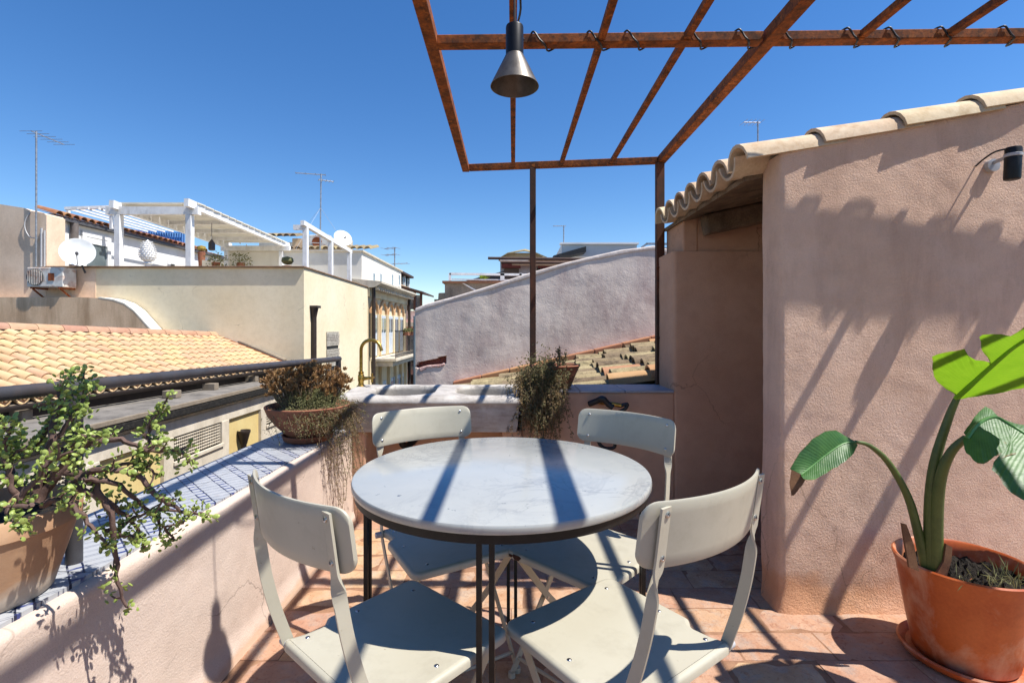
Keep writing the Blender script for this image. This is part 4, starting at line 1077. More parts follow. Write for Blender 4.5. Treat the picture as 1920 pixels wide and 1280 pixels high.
M_GUTTER = mat('brown_gutter_metal', lin((96, 82, 76)), lin((76, 64, 60)), 8, 0.55, metal=0.2, fine=0.1)
lh = thing('tiled_house', 'low yellow house with sandy orange tile roof and stone panels', 'house', (-6.5, 8.5, -9))
CXE = -5.11                                                    # cornice edge
XW = -5.27                                                     # wall face
m = MB().box(-9.5, XW, 3.0, 12.35, -9, -0.14); m.build('wall', M_YELLOW, lh)
# cornice slabs: flat ledge in front of the eave
y0 = 3.0
for k in range(8):
    y1 = y0 + 1.165
    MB().box(-6.9, CXE, y0 + .004, y1, -0.055, 0.0 + 0.004 * (k % 2)).build('cornice_slab', M_SOOT, lh, bevel=0.008)
    y0 = y1
MB().box(-6.9, CXE + 0.012, 3.0, 12.35, -0.18, -0.057).build('cornice_edge', M_MOSS, lh, bevel=0.02, seg=2)
MB().box(-6.9, CXE - 0.1, 3.0, 12.35, -0.25, -0.181).build('cornice_moulding', M_STONE, lh, bevel=0.03, seg=3)
MB().box(XW - .1, XW + 0.05, 3.0, 12.35, -0.50, -0.252).build('frieze_band', M_STONE, lh)
MB().box(CXE - 0.03, CXE + 0.016, 3.0, 12.35, -0.05, 0.012).build('cornice_rim', M_MORTAR, lh, bevel=0.006)
# stone panels with tile lattice
def panel(ya, yb, zt, zb):
    f = MB()
    f.box(XW - .1, XW + 0.06, ya, ya + 0.22, zb - .5, zt); f.box(XW - .1, XW + 0.06, yb - 0.22, yb, zb - .5, zt)
    f.box(XW - .1, XW + 0.058, ya + 0.22, yb - 0.22, zb - .5, zb + 0.12)
    f.build('stone_panel', M_STONE, lh, bevel=0.006)
    MB().box(XW + .001, XW + 0.09, ya + .2, yb - .2, zb + 0.06, zb + 0.12).build('panel_sill', M_STONE, lh, bevel=0.006)
    g = MB(); cs = 0.05; nY = int((yb - ya - 0.44) / cs); nZ = int((zt - zb - 0.12) / cs)
    for i in range(nY):
        for j in range(nZ):
            yc = ya + 0.22 + (i + 0.5) * cs; zc = zb + 0.13 + (j + 0.25) * cs
            pts = [(yc + 0.025 * math.cos(R(a)), zc + 0.029 * math.sin(R(a))) for a in (0, 36, 72, 108, 144, 180)]
            inn = [(yc + 0.016 * math.cos(R(a)), zc + 0.019 * math.sin(R(a))) for a in (180, 144, 108, 72, 36, 0)]
            g.prism(pts + inn, lambda a, b, d: (d, a, b), XW - 0.0, XW + 0.045)
    tag(g.build('tile_lattice', M_STONE, lh), None, kind='stuff')
    MB().box(XW - 0.02, XW + 0.004, ya + .22, yb - .22, zb + 0.12, zt).build('lattice_backing', mat('dark_void', (0.02, 0.018, 0.016), None, 4, 1.0, fine=0), lh)
panel(7.46, 9.18, -0.50, -1.0); panel(10.35, 12.2, -0.50, -1.0); panel(4.6, 6.3, -0.50, -1.0)
# rain hopper and downpipe on the yellow strip
hc = PX(457, 812, XW + 0.09)
MB().lathe([(0.05, -2.5), (0.05, -0.22), (0.06, -0.2), (0.11, 0.0), (0.12, 0.02), (0.12, 0.06), (0.105, 0.06), (0.09, 0.0), (0, 0.0)], hc, 16).build('rain_hopper', M_GUTTER, lh, smooth=50)
# roof
EA, EB = Vector((-6.52, 4.5, 0.205)), Vector((-5.57, 12.42, 0.205))
ed = (EB - EA).normalized(); upd = Vector((-ed.y, ed.x, 0)); SLR = 0.375
upv = (upd + Vector((0, 0, SLR))).normalized(); nrm = upv.cross(ed).normalized()
if nrm.z < 0: nrm = -nrm
pitch, nrow = 0.212, 9
ncol = int((EB - EA).length / pitch)
def ridge_len(y): return lerp(2.55, 1.8, min(1, max(0, (y - 6.0) / 6.4))) / math.cos(math.atan(SLR)) * 1.0
random.seed(3)
big = MB(); pans = MB()
cm = barrel(0.36, 0.088, 0.074, 0.013, 170, 7).mesh('roof_tile', M_TILE_NEW, 50)
cover = []
for c in range(ncol):
    base = EA + ed * (pitch * (c + 0.5))
    L = ridge_len(base.y); pr = L / nrow
    for r in range(nrow):
        o = base + upv * (pr * r) + nrm * (0.055)
        tl = upv + nrm * (-0.045) + ed * random.uniform(-.012, .012)
        mt = frame(tl, nrm + rv(.015), o) @ Matrix.Diagonal((pr * 1.18 / 0.36, 1, 1, 1))
        cover.append((o.y, mt))
    for r in range(nrow):
        o = base + ed * (pitch / 2) + upv * (pr * r) + nrm * 0.075
        t = barrel(pr * 1.15, 0.078, 0.088, 0.012, 170, 6); Mx = frame(upv + nrm * -0.04, nrm, o)
        pans.add([Mx @ Vector((v[0], v[1], -v[2])) for v in t.v], [f[::-1] for f in t.f])
# the 300 that show largest are pieces; columns outside the frame go into the joined remainder
vis = [c for c in cover if c[0] > 5.85]; rest = [c for c in cover if c[0] <= 5.85]
rest += vis[300:]; vis = vis[:300]
for _, mt in vis: place('roof_tile', cm, mt, lh)
src = barrel(0.36, 0.088, 0.074, 0.013, 170, 7)
rm = MB()
for _, mt in rest: rm.add([mt @ Vector(v) for v in src.v], src.f)
tag(rm.build('remaining_roof_tiles', M_TILE_NEW, lh, smooth=50), None, kind='stuff')
tag(pans.build('pan_tiles', M_TILE_NEW, lh, smooth=50), None, kind='stuff')
RA = EA + upv * ridge_len(EA.y); RB_ = EB + upv * ridge_len(EB.y)
MB().add([EA + nrm*.0, EB + nrm*.0, RB_, RA, RA + Vector((-3, 0, -1.4)), RB_ + Vector((-3, 0, -1.4))], [(0, 1, 2, 3), (3, 2, 5, 4)]).build('roof_deck', M_MORTAR, lh)
KA = 0.45
rdm = barrel(0.46, 0.135, 0.115, 0.014, 170, 8).mesh('ridge_tile', mat('pinkish_ridge_tile', lin((242, 200, 166)), lin((230, 176, 140)), 5, 0.9, 0.3, 60, 0.003, obj=0.15), 50)
yy = 5.2
while yy < 12.2:
    b = EA + ed * ((yy - EA.y) / ed.y); rp = b + upv * ridge_len(yy)
    b2 = EA + ed * ((yy + .4 - EA.y) / ed.y); rp2 = b2 + upv * ridge_len(yy + .4)
    place('ridge_tile', rdm, frame((rp2 - rp) + Vector((0, 0, 0.012)), (0, 0, 1), rp + Vector((-0.02, 0, 0.07))), lh)
    yy += 0.40
mm = MB()
for k in range(60):
    t0 = k / 60; y = lerp(5.0, 12.35, t0); b = EA + ed * ((y - EA.y) / ed.y); rp = b + upv * (ridge_len(y) - 0.02)
    mm.lathe([(0.0, -0.02), (0.075, 0.0), (0.06, 0.06), (0, 0.09)], rp + nrm * 0.02 + rv(.01), 7)
mm.build('ridge_mortar', M_MORTAR, lh)
# verge mortar where the roof dies into the cream house, gutter, support blocks
vb = EB + ed * -0.06
MB().bar(vb + upv * 0.1 + nrm * 0.12, vb + upv * (ridge_len(12.4) + .25) + nrm * 0.14, 0.22, 0.14).build('verge_mortar', M_MORTAR, lh, bevel=0.03, seg=2)
MB().bar(vb + ed * -.15 + upv * 0.0 + nrm * 0.09, vb + ed * -.15 + upv * (ridge_len(12.4) + .1) + nrm * 0.09, 0.05, 0.09).build('verge_tile_strip', mat('fired_orange_tile', lin((206, 128, 70)), lin((186, 108, 58)), 6, 0.8), lh)
ge = upd * -0.10
gp = [[p + ge + upd * (-0.05 * math.cos(R(a))) + Vector((0, 0, -0.0 - 0.055 * math.sin(R(a)))) for a in (0, 30, 60, 90, 120, 150, 180)] for p in (EA, EB)]
gi = [[p + ge + upd * (-0.043 * math.cos(R(a))) + Vector((0, 0, 0.003 - 0.048 * math.sin(R(a)))) for a in (0, 30, 60, 90, 120, 150, 180)] for p in (EA, EB)]
MB().grid(gp).grid(gi[::-1]).build('gutter', M_GUTTER, lh, smooth=60)
MB().box(-9.2, -6.6, 3.0, 12.35, -0.14, 0.2).add([EA + upd * .12 + Vector((0, 0, -.25)), EB + upd * .12 + Vector((0, 0, -.25)), EB + upd * .12 + Vector((0, 0, .05)), EA + upd * .12 + Vector((0, 0, .05))], [(0, 1, 2, 3)]).build('eave_wall', M_GUTTER, lh)
for u, v in ((35, 778), (323, 737), (415, 722), (520, 706)):
    p = PZ(u, v + 9, 0.0); p.x = min(p.x, -5.75)
    MB().box(p.x - .12, p.x + .12, p.y - .07, p.y + .07, 0.003, 0.13).build('support_block', M_MORTAR, lh, bevel=0.01)

# ------------------------------------------------------------------ cream house with roof terrace
KA = 0.95
M_CREAMW = plaster('cream_render', lin((238, 226, 198)), lin((230, 214, 180)), None, 0.4, big=0.6)
M_BEIGEW = mat('weathered_beige_render', lin((230, 206, 182)), lin((214, 186, 160)), 0.8, 0.92, 0.4, 40, 0.006, fine=0.12, stain=(lin((150, 124, 100)), 0.45, 1.3, 0.5))
M_STAINW = mat('stained_render', lin((228, 200, 168)), lin((208, 174, 140)), 0.9, 0.92, 0.4, 40, 0.006, fine=0.12, stain=(lin((128, 96, 64)), 0.8, 1.6, 0.16))
M_WHITE = mat('white_limewash', lin((240, 240, 240)), lin((228, 228, 228)), 1.2, 0.85, 0.15, 40, 0.003, fine=0.05, stain=(lin((190, 186, 180)), 0.35, 1.6, 0.3))
M_WHITEWOOD = mat('white_painted_timber', lin((240, 240, 240)), lin((222, 222, 222)), 5, 0.6, 0.1, 40, 0.002, fine=0.08, stain=(lin((160, 156, 150)), 0.5, 6, 0.4))
M_COPING = mat('dark_coping', lin((140, 112, 88)), lin((110, 88, 70)), 5, 0.85, fine=0.2)
ch = thing('cream_house', 'cream rendered house with a walled roof terrace above the tiled roof', 'house', (-8, 15, -9))
CY0 = 12.4; XR = -5.18
T0 = P(570, 500, CY0).z
XL = P(87, 500, CY0).x
ydeep = 17.88
# front and side parapet walls (prisms), terrace floor inside
MB().box(XL - 0.5, XR, CY0, CY0 + 0.3, -9, T0 - .03).build('front_wall', M_CREAMW, ch)
MB().prism([(CY0 + .3, -9), (ydeep, -9), (ydeep, 2.62), (CY0 + .3, T0 - .03)], lambda a, b, d: (d, a, b), XR - 0.3, XR).build('street_wall', M_CREAMW, ch)
MB().box(XL - 4, XR - 0.3, CY0 + .3, ydeep + 3, -9, 1.75).build('roof_terrace', M_STONE, ch)
MB().box(XL, XR + 0.035, CY0 - 0.065, CY0 + 0.32, T0 - .03, T0 + 0.012).build('coping', M_COPING, ch, bevel=0.008)
MB().prism([(CY0 + .32, T0 - .028), (ydeep, 2.622), (ydeep, 2.66), (CY0 + .32, T0 + 0.010)], lambda a, b, d: (d, a, b), XR - 0.32, XR + 0.035).build('coping', M_COPING, ch, bevel=0.008)
# tall weathered wall on the left
tz = [P(u, v, CY0) for u, v in ((0, 383), (45, 390), (60, 396), (84, 400), (87, 403))]
MB().prism([(-20, -9), (XL + .02, -9), (XL + .02, tz[-1].z)] + [(p.x, p.z) for p in tz[::-1]] + [(-20, tz[0].z + 0.4)], lambda a, b, d: (a, d, b), CY0 - 0.02, CY0 + 0.5).build('tall_side_wall', M_BEIGEW, ch)
# beige front patch under AC unit is the same old render
MB().box(XL + .02, P(180, 500, CY0).x, CY0 - 0.014, CY0 + 0.1, -1, T0 - .032).build('old_render_patch', M_BEIGEW, ch)
# lower stained wall with swept end, in front
Yf = 12.02
def q(u, v): p = P(u, v, Yf); return (p.x, p.z)
sw = [q(-250, 557), q(150, 557), q(185, 559), q(212, 563), q(232, 570), q(250, 583), q(268, 603), q(285, 622), q(302, 645), q(330, 700)]
MB().prism([(sw[0][0], -2)] + sw + [(sw[-1][0], -2)], lambda a, b, d: (a, d, b), Yf, CY0 - 0.022).build('swept_wall', M_STAINW, ch)
swc = [(a, b + 0.002) for a, b in sw]
cp = MB(); off = []
for i, (a, b) in enumerate(swc):
    a0, b0 = swc[max(i-1, 0)]; a1, b1 = swc[min(i+1, len(swc)-1)]; d = Vector((a1 - a0, b1 - b0)).normalized(); off.append((a - d.y * -0.03 * -1, b + d.x * 0.03))
cp.prism(swc[2:] + off[::-1][:-2], lambda a, b, d: (a, d, b), Yf - 0.004, CY0 - 0.024); cp.build('swept_coping', mat('whitewashed_coping', lin((242, 236, 222)), lin((228, 218, 200)), 3, 0.9, fine=0.08), ch)
# pipe and barred opening on the street side
dp = PX(589, 573, XR + 0.07)
MB().tube([(dp.x, dp.y, -6), (dp.x, dp.y, dp.z - 0.1)], 0.062, 12).box(dp.x - .1, dp.x + .13, dp.y - .12, dp.y + .12, dp.z - .06, dp.z).tube([(dp.x, dp.y, dp.z - .3), (dp.x, dp.y, dp.z - .05)], [0.062, 0.11], 12).build('downpipe', M_GUTTER, ch, smooth=40)
wa, wb = PX(612, 622, XR), PX(634, 622, XR)
sh = tag(MB().box(XR - .12, XR + 0.004, wa.y, wb.y, -1.2, wa.z).build('window', mat('dark_window_void', (0.03, 0.03, 0.03), None, 3, 0.6, fine=0), ch), 'small opening half covered by a ragged roller blind')
for k in range(22):
    z = wa.z - 0.045 * (k + 0.5) ; 
    if k in (9, 10) : continue
    MB().box(XR + 0.006, XR + 0.03, wa.y - .02, wb.y + random.uniform(0.0, 0.06), z - 0.018, z + 0.018).build('blind_slat', mat('grey_reed_blind', lin((188, 182, 172)), lin((140, 134, 124)), 12, 0.9, obj=0.4), sh)

# air conditioner on its bracket
ac = thing('air_conditioner', 'rusty white outdoor air conditioner on the beige wall', 'air conditioner', P(85, 540, 12.1))
a0 = P(50, 501, 11.95); a1 = P(118, 538, 11.95)
M_ACW = mat('dirty_white_enamel', lin((226, 224, 218)), lin((204, 200, 192)), 6, 0.5, fine=0.1, stain=(lin((150, 84, 46)), 0.9, 3.2, 1.2))
MB().box(a0.x, a1.x, 11.95, 12.33, a1.z, a0.z).build('casing', M_ACW, ac, bevel=0.02, seg=2)
fcx = P(65.5, 519, 11.94)
MB().lathe([(0.205, -0.004), (0.205, 0.012), (0.19, 0.016), (0.185, 0.0), (0.0, 0.0)], Vector((fcx.x, 11.948, fcx.z)), 28, (0, -1, 0)).build('fan_grille', mat('grey_grille', lin((120, 120, 116)), lin((86, 86, 84)), 40, 0.6, fine=0.2), ac, smooth=40)
for k in range(9):
    dx = -0.16 + 0.04 * k; hh_ = math.sqrt(max(0.0, 0.19 ** 2 - dx ** 2))
    MB().box(fcx.x + dx - .006, fcx.x + dx + .006, 11.925, 11.94, fcx.z - hh_, fcx.z + hh_).build('grille_bar', M_ACW, ac)
MB().box(P(90, 520, 11.94).x, P(97, 520, 11.94).x + .05, 11.938, 11.951, P(90, 526, 11.94).z, P(90, 512, 11.94).z).build('rust_panel', mat('rust_patch', lin((150, 80, 40)), lin((110, 58, 34)), 10, 0.9), ac)
for x in (a0.x + .1, a1.x - .1):
    MB().bar((x, 11.95, a1.z - .02), (x, 12.38, a1.z - .02), 0.04, 0.035).bar((x, 12.0, a1.z - .04), (x, 12.37, a1.z - .3), 0.03, 0.03).build('bracket', mat('rust_patch', (0, 0, 0)), ac)

# satellite dish on the parapet
def dish(name, label, c, r, aim, foot):
    c = Vector(c); aim = Vector(aim).normalized()
    d = thing(name, label, 'satellite dish', foot)
    pr = [(r * i / 9, 0.22 * r * (i / 9) ** 2) for i in range(10)] + [(r * 1.02, 0.225 * r), (r, 0.20 * r)] + [(r * i / 9, 0.22 * r * (i / 9) ** 2 - 0.012) for i in range(8, -1, -1)]
    MB().lathe(pr, c, 36, aim).build('reflector', mat('white_dish', lin((236, 238, 238)), lin((222, 224, 224)), 4, 0.5, fine=0.04), d, smooth=50)
    s = Vector((0, 0, -1)); s = (s - aim * s.dot(aim)).normalized()
    lnb = c + aim * (0.95 * r) + s * 0.35 * r
    MB().tube([c + s * r * 0.97 + aim * 0.2 * r, lnb], 0.012, 6).build('arm', M_IRON, d)
    MB().tube([lnb, lnb - aim * 0.09], 0.035, 10).build('receiver', M_IRON, d, smooth=50)
    MB().tube([c - aim * 0.02, c - aim * 0.12 + s * 0.05, Vector(foot)], 0.022, 8).build('mount', M_IRON, d)
    return d
dc = P(146, 474, 12.15)
dish('satellite_dish', 'large white satellite dish beside the air conditioner', dc, 0.34, (0.58, -0.76, 0.22), P(160, 512, 12.33))

# aerials
M_ALU = mat('grey_aerial_metal', lin((176, 178, 182)), lin((140, 142, 148)), 20, 0.45, metal=0.7, fine=0)
def aerial(label, base, top, booms, r=0.02, guys=()):
    base = Vector(base); top = Vector(top)
    d = thing('tv_aerial', label, 'aerial', base, 'television aerials on the roofs')
    MB().tube([base, top], r, 8).build('mast', M_ALU, d, smooth=60)
    for z, dx, dy, L, n, el in booms:
        p = base.lerp(top, z); dv = Vector((dx, dy, 0.0)).normalized()
        b = MB().tube([p - dv * L * 0.15, p + dv * L * 0.85], r * 0.6, 6); sdv = Vector((-dv.y, dv.x, 0.0))
        for k in range(n):
            c = p + dv * L * (-0.15 + k / max(1, n - 1)); b.tube([c - sdv * el, c + sdv * el], r * 0.32, 4)
        b.build('boom', M_ALU, d)
    for g_ in guys: MB().tube([base.lerp(top, 0.62), Vector(g_)], 0.005, 4).build('guy_wire', M_ALU, d)
    return d
cab = thing('wall_cable', 'white cable looping across the beige wall beside the mast', 'cable', P(60, 430, 12.36))
MB().tube(smooth_line([P(57, 398, 12.37), P(48, 412, 12.34), P(47, 428, 12.34), P(56, 444, 12.34), P(72, 447, 12.34)], 5), 0.012, 6).build('cable_loop', M_WPL, cab, smooth=60)
MB().tube([P(78, 428, 12.34), P(78, 500, 12.34)], 0.028, 8).build('cable_duct', M_WPL, cab, smooth=60)
MB().tube([P(83.5, 432, 12.34), P(83.5, 500, 12.34)], 0.02, 8).build('cable_duct', M_WPL, cab, smooth=60)
aerial('tall steel mast with a flat aerial against the beige wall at far left', P(68, 500, 12.3), P(68, 246, 12.3), [(0.985, 0.0, 1, 0.9, 6, 0.28)], 0.02)
# ------------------------------------------------------------------ white house at the back of that terrace
wh = thing('white_roof_house', 'white rooftop house with a glazed door and tiled eave behind the dish', 'house', (-13, 16, 1.75))
WX = -12.1
eave = [PX(92, 402, WX), PX(348, 471, WX)]
zE = eave[0].z
MB().prism([(12.95, 1.75), (21, 1.75), (21, zE - .05), (12.95, zE - .05)], lambda a, b, d: (d, a, b), WX - 0.3, WX).build('wall', M_WHITE, wh)
MB().prism([(12.93, zE - .10), (21, zE - .10), (21, zE), (12.93, zE)], lambda a, b, d: (d, a, b), WX - 0.2, WX + 0.16).build('eave_fascia', mat('dark_grey_fascia', lin((88, 88, 92)), lin((70, 70, 74)), 5, 0.6), wh)
KA = 0.5
tmesh = barrel(0.6, 0.115, 0.095, 0.015, 170, 6).mesh('eave_tile', mat('red_roof_tile', lin((206, 150, 110)), lin((176, 112, 78)), 6, 0.9, obj=0.3), 50)
y = 13.1
while y < 19.5:
    place('eave_tile', tmesh, frame((-1, 0, 0.3), (0.3, 0, 1), (WX + 0.2, y, zE + 0.0)), wh); y += 0.25
MB().add([(WX + .15, 12.95, zE + .0), (WX + .15, 21, zE), (WX - .4, 21, zE + .16), (WX - .4, 12.95, zE + .16)], [(0, 1, 2, 3)]).build('roof_slope', mat('red_roof_tile', (0, 0, 0)), wh)
KA = 0.9
d0, d1 = PX(151, 440, WX), PX(205, 440, WX)
dr = MB().box(WX, WX + .06, d0.y, d0.y + .13, 1.75, d0.z).box(WX, WX + .06, d1.y - .13, d1.y, 1.75, d0.z).box(WX, WX + .061, d0.y, d1.y, d0.z - .02, d0.z + .12).box(WX, WX + .05, d0.y + .13, d1.y - .13, d0.z - .2, d0.z - .02).build('door', M_WHITEWOOD, wh)
M_GLASSD = mat('window_glass', lin((120, 132, 136)), lin((84, 96, 100)), 1.5, 0.08, fine=0, spec=0.8)
MB().box(WX + .002, WX + .02, d0.y + .13, d1.y - .13, 1.75, d0.z - .2).build('pane', M_GLASSD, dr)
MB().box(WX + .022, WX + .03, d0.y + .2, d1.y - .25, 1.75, 2.75).build('curtain', mat('pale_curtain', lin((196, 210, 208)), lin((176, 192, 190)), 9, 0.8), dr)
MB().tube([(WX + .1, PX(133, 430, WX).y, 1.75), (WX + .1, PX(133, 430, WX).y, zE - .1)], 0.09, 10).build('downpipe', mat('grey_brown_pipe', lin((120, 112, 108)), lin((100, 92, 88)), 6, 0.6), wh, smooth=60)
w0, w1 = PX(312, 487, WX), PX(330, 487, WX)
wd = MB().box(WX, WX + .05, w0.y, w1.y, 2.3, w0.z).build('window', M_WHITEWOOD, wh); MB().box(WX + .052, WX + .06, w0.y + .15, w1.y - .15, 2.4, w0.z - .12).build('pane', M_GLASSD, wd)

# white timber pergola with a canopy roof
wp = thing('white_canopy_pergola', 'white timber pergola with a pale slatted canopy on the roof terrace', 'pergola', (-9.3, 15, 1.75))
Y1, Y2 = 13.0, 17.95
xa, xb = P(223, 400, Y1).x, P(356, 400, Y1).x
zf, zr = P(300, 402, Y1).z, P(480, 470, Y2).z
for x, yv, zt in ((xa, Y1, zf), (xb, Y1, zf), (P(426, 480, Y2).x, Y2, zr), (P(528, 480, Y2).x, Y2, zr)):
    MB().box(x - .075, x + .075, yv - .075, yv + .075, 1.75, zt - 0.02).build('post', M_WHITEWOOD, wp, bevel=0.01)
xb2, xa2 = P(528, 480, Y2).x, P(426, 480, Y2).x
MB().bar((xa - .3, Y1, zf + .09), (xb + .25, Y1, zf + .09), 0.14, 0.2).build('front_beam', M_WHITEWOOD, wp)
MB().bar((xa2 - .2, Y2, zr + .08), (xb2 + .3, Y2, zr + .08), 0.14, 0.18).build('rear_beam', M_WHITEWOOD, wp)
MB().bar((xa, Y1 - .25, zf + .21), (xa2, Y2 + .2, zr + .19), 0.12, 0.2).build('side_beam', M_WHITEWOOD, wp)
MB().bar((xb + .1, Y1 - .3, zf + .24), (xb2 + .1, Y2 + .3, zr + .22), 0.12, 0.2).build('side_beam', M_WHITEWOOD, wp)
for k in range(14):
    t = (k + .5) / 14; yv = lerp(Y1, Y2, t); z = lerp(zf + .31, zr + .29, t)
    MB().bar((lerp(xa, xa2, t) - .15, yv, z), (lerp(xb, xb2, t) + .2, yv, z), (Y2 - Y1) / 14 - 0.02, 0.03).build('canopy_slat', mat('pale_canopy_board', lin((226, 222, 210)), lin((208, 204, 192)), 4, 0.8), wp)
for k in range(4):
    t = (k + .7) / 4.6; a = (lerp(xa, xa2, t), lerp(Y1, Y2, t), lerp(zf + .24, zr + .22, t)); b = (lerp(xb, xb2, t), lerp(Y1, Y2, t), lerp(zf + .24, zr + .22, t))
    MB().bar(a, b, 0.06, 0.1).build('rafter', M_WHITEWOOD, wp)
# slatted sunshade left of it
ws = thing('white_slat_sunshade', 'white open slat sunshade beside the canopy pergola', 'sunshade', P(190, 400, 16))
for k in range(6):
    z_ = P(125, 391, 14.4).z; x_ = P(125, 391, 14.4).x + .3 * k; MB().bar((x_, 14.4, z_), (x_, 17.6, z_ - .05), 0.035, 0.05).build('slat', M_WHITEWOOD, ws)
MB().bar(P(122, 391, 14.4), P(240, 387, 14.6), 0.07, 0.08).build('edge_beam', M_WHITEWOOD, ws)
for u in (128, 209): MB().bar(P(u, 392, 14.6), P(u, 430, 14.6), 0.07, 0.07, (0, 1, 0)).build('post', M_WHITEWOOD, ws)

# open white frame on the street parapet
wf = thing('white_beam_frame', 'white timber posts and beam along the street side parapet', 'pergola', P(573, 500, 12.9))
fx = XR - 0.13
tops = []
for u, v in ((573, 425), (620, 451), (655, 474)):
    p = PX(u, v, fx); tops.append(p); zb_ = lerp(T0, 2.66, (p.y - CY0) / (ydeep - CY0)) + .005
    MB().box(fx - .06, fx + .06, p.y - .06, p.y + .06, zb_, p.z).build('post', M_WHITEWOOD, wf, bevel=0.008)
MB().bar(tops[0] + Vector((0, -.2, .06)), tops[2] + Vector((0, .15, .06)), 0.1, 0.12).build('beam', M_WHITEWOOD, wf)
MB().bar(tops[0] + Vector((-.3, 0, -.02)), tops[0] + Vector((-.065, 0, -.02)), 0.1, 0.12).build('beam_stub', M_WHITEWOOD, wf)

# white ceramic pine cone finial
pc = thing('ceramic_pine_cone', 'white ceramic pine cone ornament on a pedestal on the terrace', 'ornament', P(277, 500, 13.0))
pb = P(277, 492, 13.0); hh = P(277, 449, 13.0).z - pb.z
cone = MB()
prof = [(0.30, 0.0), (0.62, 0.06), (0.9, 0.16), (1.0, 0.3), (0.97, 0.45), (0.82, 0.62), (0.58, 0.78), (0.3, 0.9), (0.1, 0.97), (0.0, 1.0)]
cone.lathe([(r * 0.165, z * hh) for r, z in prof], pb, 24); cone.build('cone_body', M_WHITE, pc, smooth=60)
sc_ = MB()
for j in range(9):
    z = 0.08 + j * 0.095; r = np.interp(z, [p[1] for p in prof], [p[0] for p in prof]) * 0.165
    for k in range(14):
        a = 2 * math.pi * (k + (j % 2) * .5) / 14; p = pb + Vector((r * math.cos(a), r * math.sin(a), z * hh))
        sc_.fat(p, Vector((math.cos(a), math.sin(a), 0.9)), (math.cos(a), math.sin(a), 0), 0.06, 0.055, 0.025)
tag(sc_.build('cone_scales', M_WHITE, pc), None, kind='stuff')
MB().lathe([(0.07, 1.75 - pb.z), (0.07, -.06), (0.11, -.03), (0.09, 0.0), (0.0, 0.0)], pb, 16).build('pedestal', M_WHITE, pc, smooth=45)
# lantern under the canopy
ln = thing('hanging_lantern', 'small metal lantern hanging under the white canopy', 'lantern', P(397, 465, 14.5))
lc = P(397, 458, 14.5)
MB().lathe([(0.0, .16), (0.03, .12), (0.1, 0.02), (0.1, -.16), (0.06, -.18), (0, -.18)], lc, 6).tube([lc + Vector((0, 0, .15)), lc + Vector((0, 0, .62))], 0.008, 5).build('lantern_body', M_IRON, ln)
# blue railing and planters at the back
br_ = thing('blue_terrace_railing', 'bright blue terrace railing behind the white house eave', 'railing', P(285, 455, 20))
MB().bar(P(228, 431, 20), P(345, 437, 23), 0.05, 0.06).build('top_rail', mat('blue_paint', lin((60, 110, 178)), lin((48, 92, 160)), 6, 0.5), br_)
for k in range(26):
    t = k / 25; MB().bar(P(lerp(228, 345, t), lerp(431, 437, t), lerp(20, 23, t)), P(lerp(228, 345, t), lerp(458, 462, t), lerp(20, 23, t)), 0.035, 0.035, (0, 1, 0)).build('baluster', mat('blue_paint', (0, 0, 0)), br_)
MB().bar(P(228, 446, 20.2), P(345, 452, 23.2), 0.03, 0.6).build('blue_screen', mat('blue_screen_cloth', lin((94, 140, 196)), lin((76, 122, 184)), 6, 0.8), br_)
random.seed(61)
for i, (u, v, yv, lab) in enumerate(((378, 468, 18.6, 'round cactus pot on the terrace wall under the canopy'), (405, 487, 17.2, 'straggly potted shrub beside the canopy post'), (470, 473, 18.4, 'flower box under the canopy eave'), (452, 488, 17.4, 'green potted plant in the shade of the canopy'), (539, 492, 12.9, 'prickly pear pad showing above the parapet'))):
    b = P(u, v, yv); t = thing('terrace_plant', lab, 'plant', (b.x, b.y, b.z - .25), 'plants on the roof terrace')
    MB().lathe([(0.0, -.75), (0.09, -.75), (0.13, -.14), (0.13, -.09), (0.0, -.09)], b, 14).build('pot', M_POTDUSK, t, smooth=45)
    m = MB()
    if i in (0, 4):
        m.lathe([(0.0, -.06), (0.1, -.04), (0.15, 0.03), (0.13, .12), (0.0, .16)], b, 14)
    else:
        for _ in range(160): m.leaf(b + rv(0.26) + Vector((0, 0, -.02)), rv(1), rv(1), random.uniform(.06, .14), .05)
    m.build('foliage', M_THYME if i in (1, 3, 4) else leafmat('terrace_leaf%d' % i, lin((196, 160, 60)), lin((120, 112, 60)), .2), t)
# low grey wall and roofed hut behind the terrace
gw = tag(MB().box(P(385, 480, 18.6).x, P(455, 480, 18.6).x, 18.4, 18.8, 1.75, P(400, 489, 18.6).z).build('terrace_divider_wall', M_STONE), 'low pale wall behind the canopy posts on the terrace', 'wall')

# ------------------------------------------------------------------ arcaded palazzo along the street
pz = thing('arched_window_building', 'cream street building with arched windows, cornice and long balcony', 'building', (-6, 21, -9))
YA, YZ = ydeep + 0.02, 24.4
M_PAL = mat('cream_stone_render', lin((240, 224, 190)), lin((226, 204, 164)), 0.9, 0.9, 0.2, 30, 0.004, fine=0.08, stain=(lin((196, 168, 124)), 0.5, 1.4, 0.3))
M_OFFW = mat('offwhite_attic_render', lin((236, 232, 222)), lin((222, 216, 204)), 0.9, 0.9, fine=0.05, stain=(lin((190, 182, 168)), 0.4, 1.2, 0.3))
MB().box(-12, XR, YA, YZ, -9, 2.62).build('wall', M_PAL, pz)
MB().box(XR - .2, XR + 0.06, YA, YZ, 2.3, 2.62).build('frieze', M_PAL, pz)
MB().prism([(XR, 2.62), (XR + .25, 2.64), (XR + .5, 2.78), (XR + .5, 2.85), (XR - .6, 2.95)], lambda a, b, d: (a, d, b), YA - .05, YZ + .05).build('cornice', M_STONE, pz)
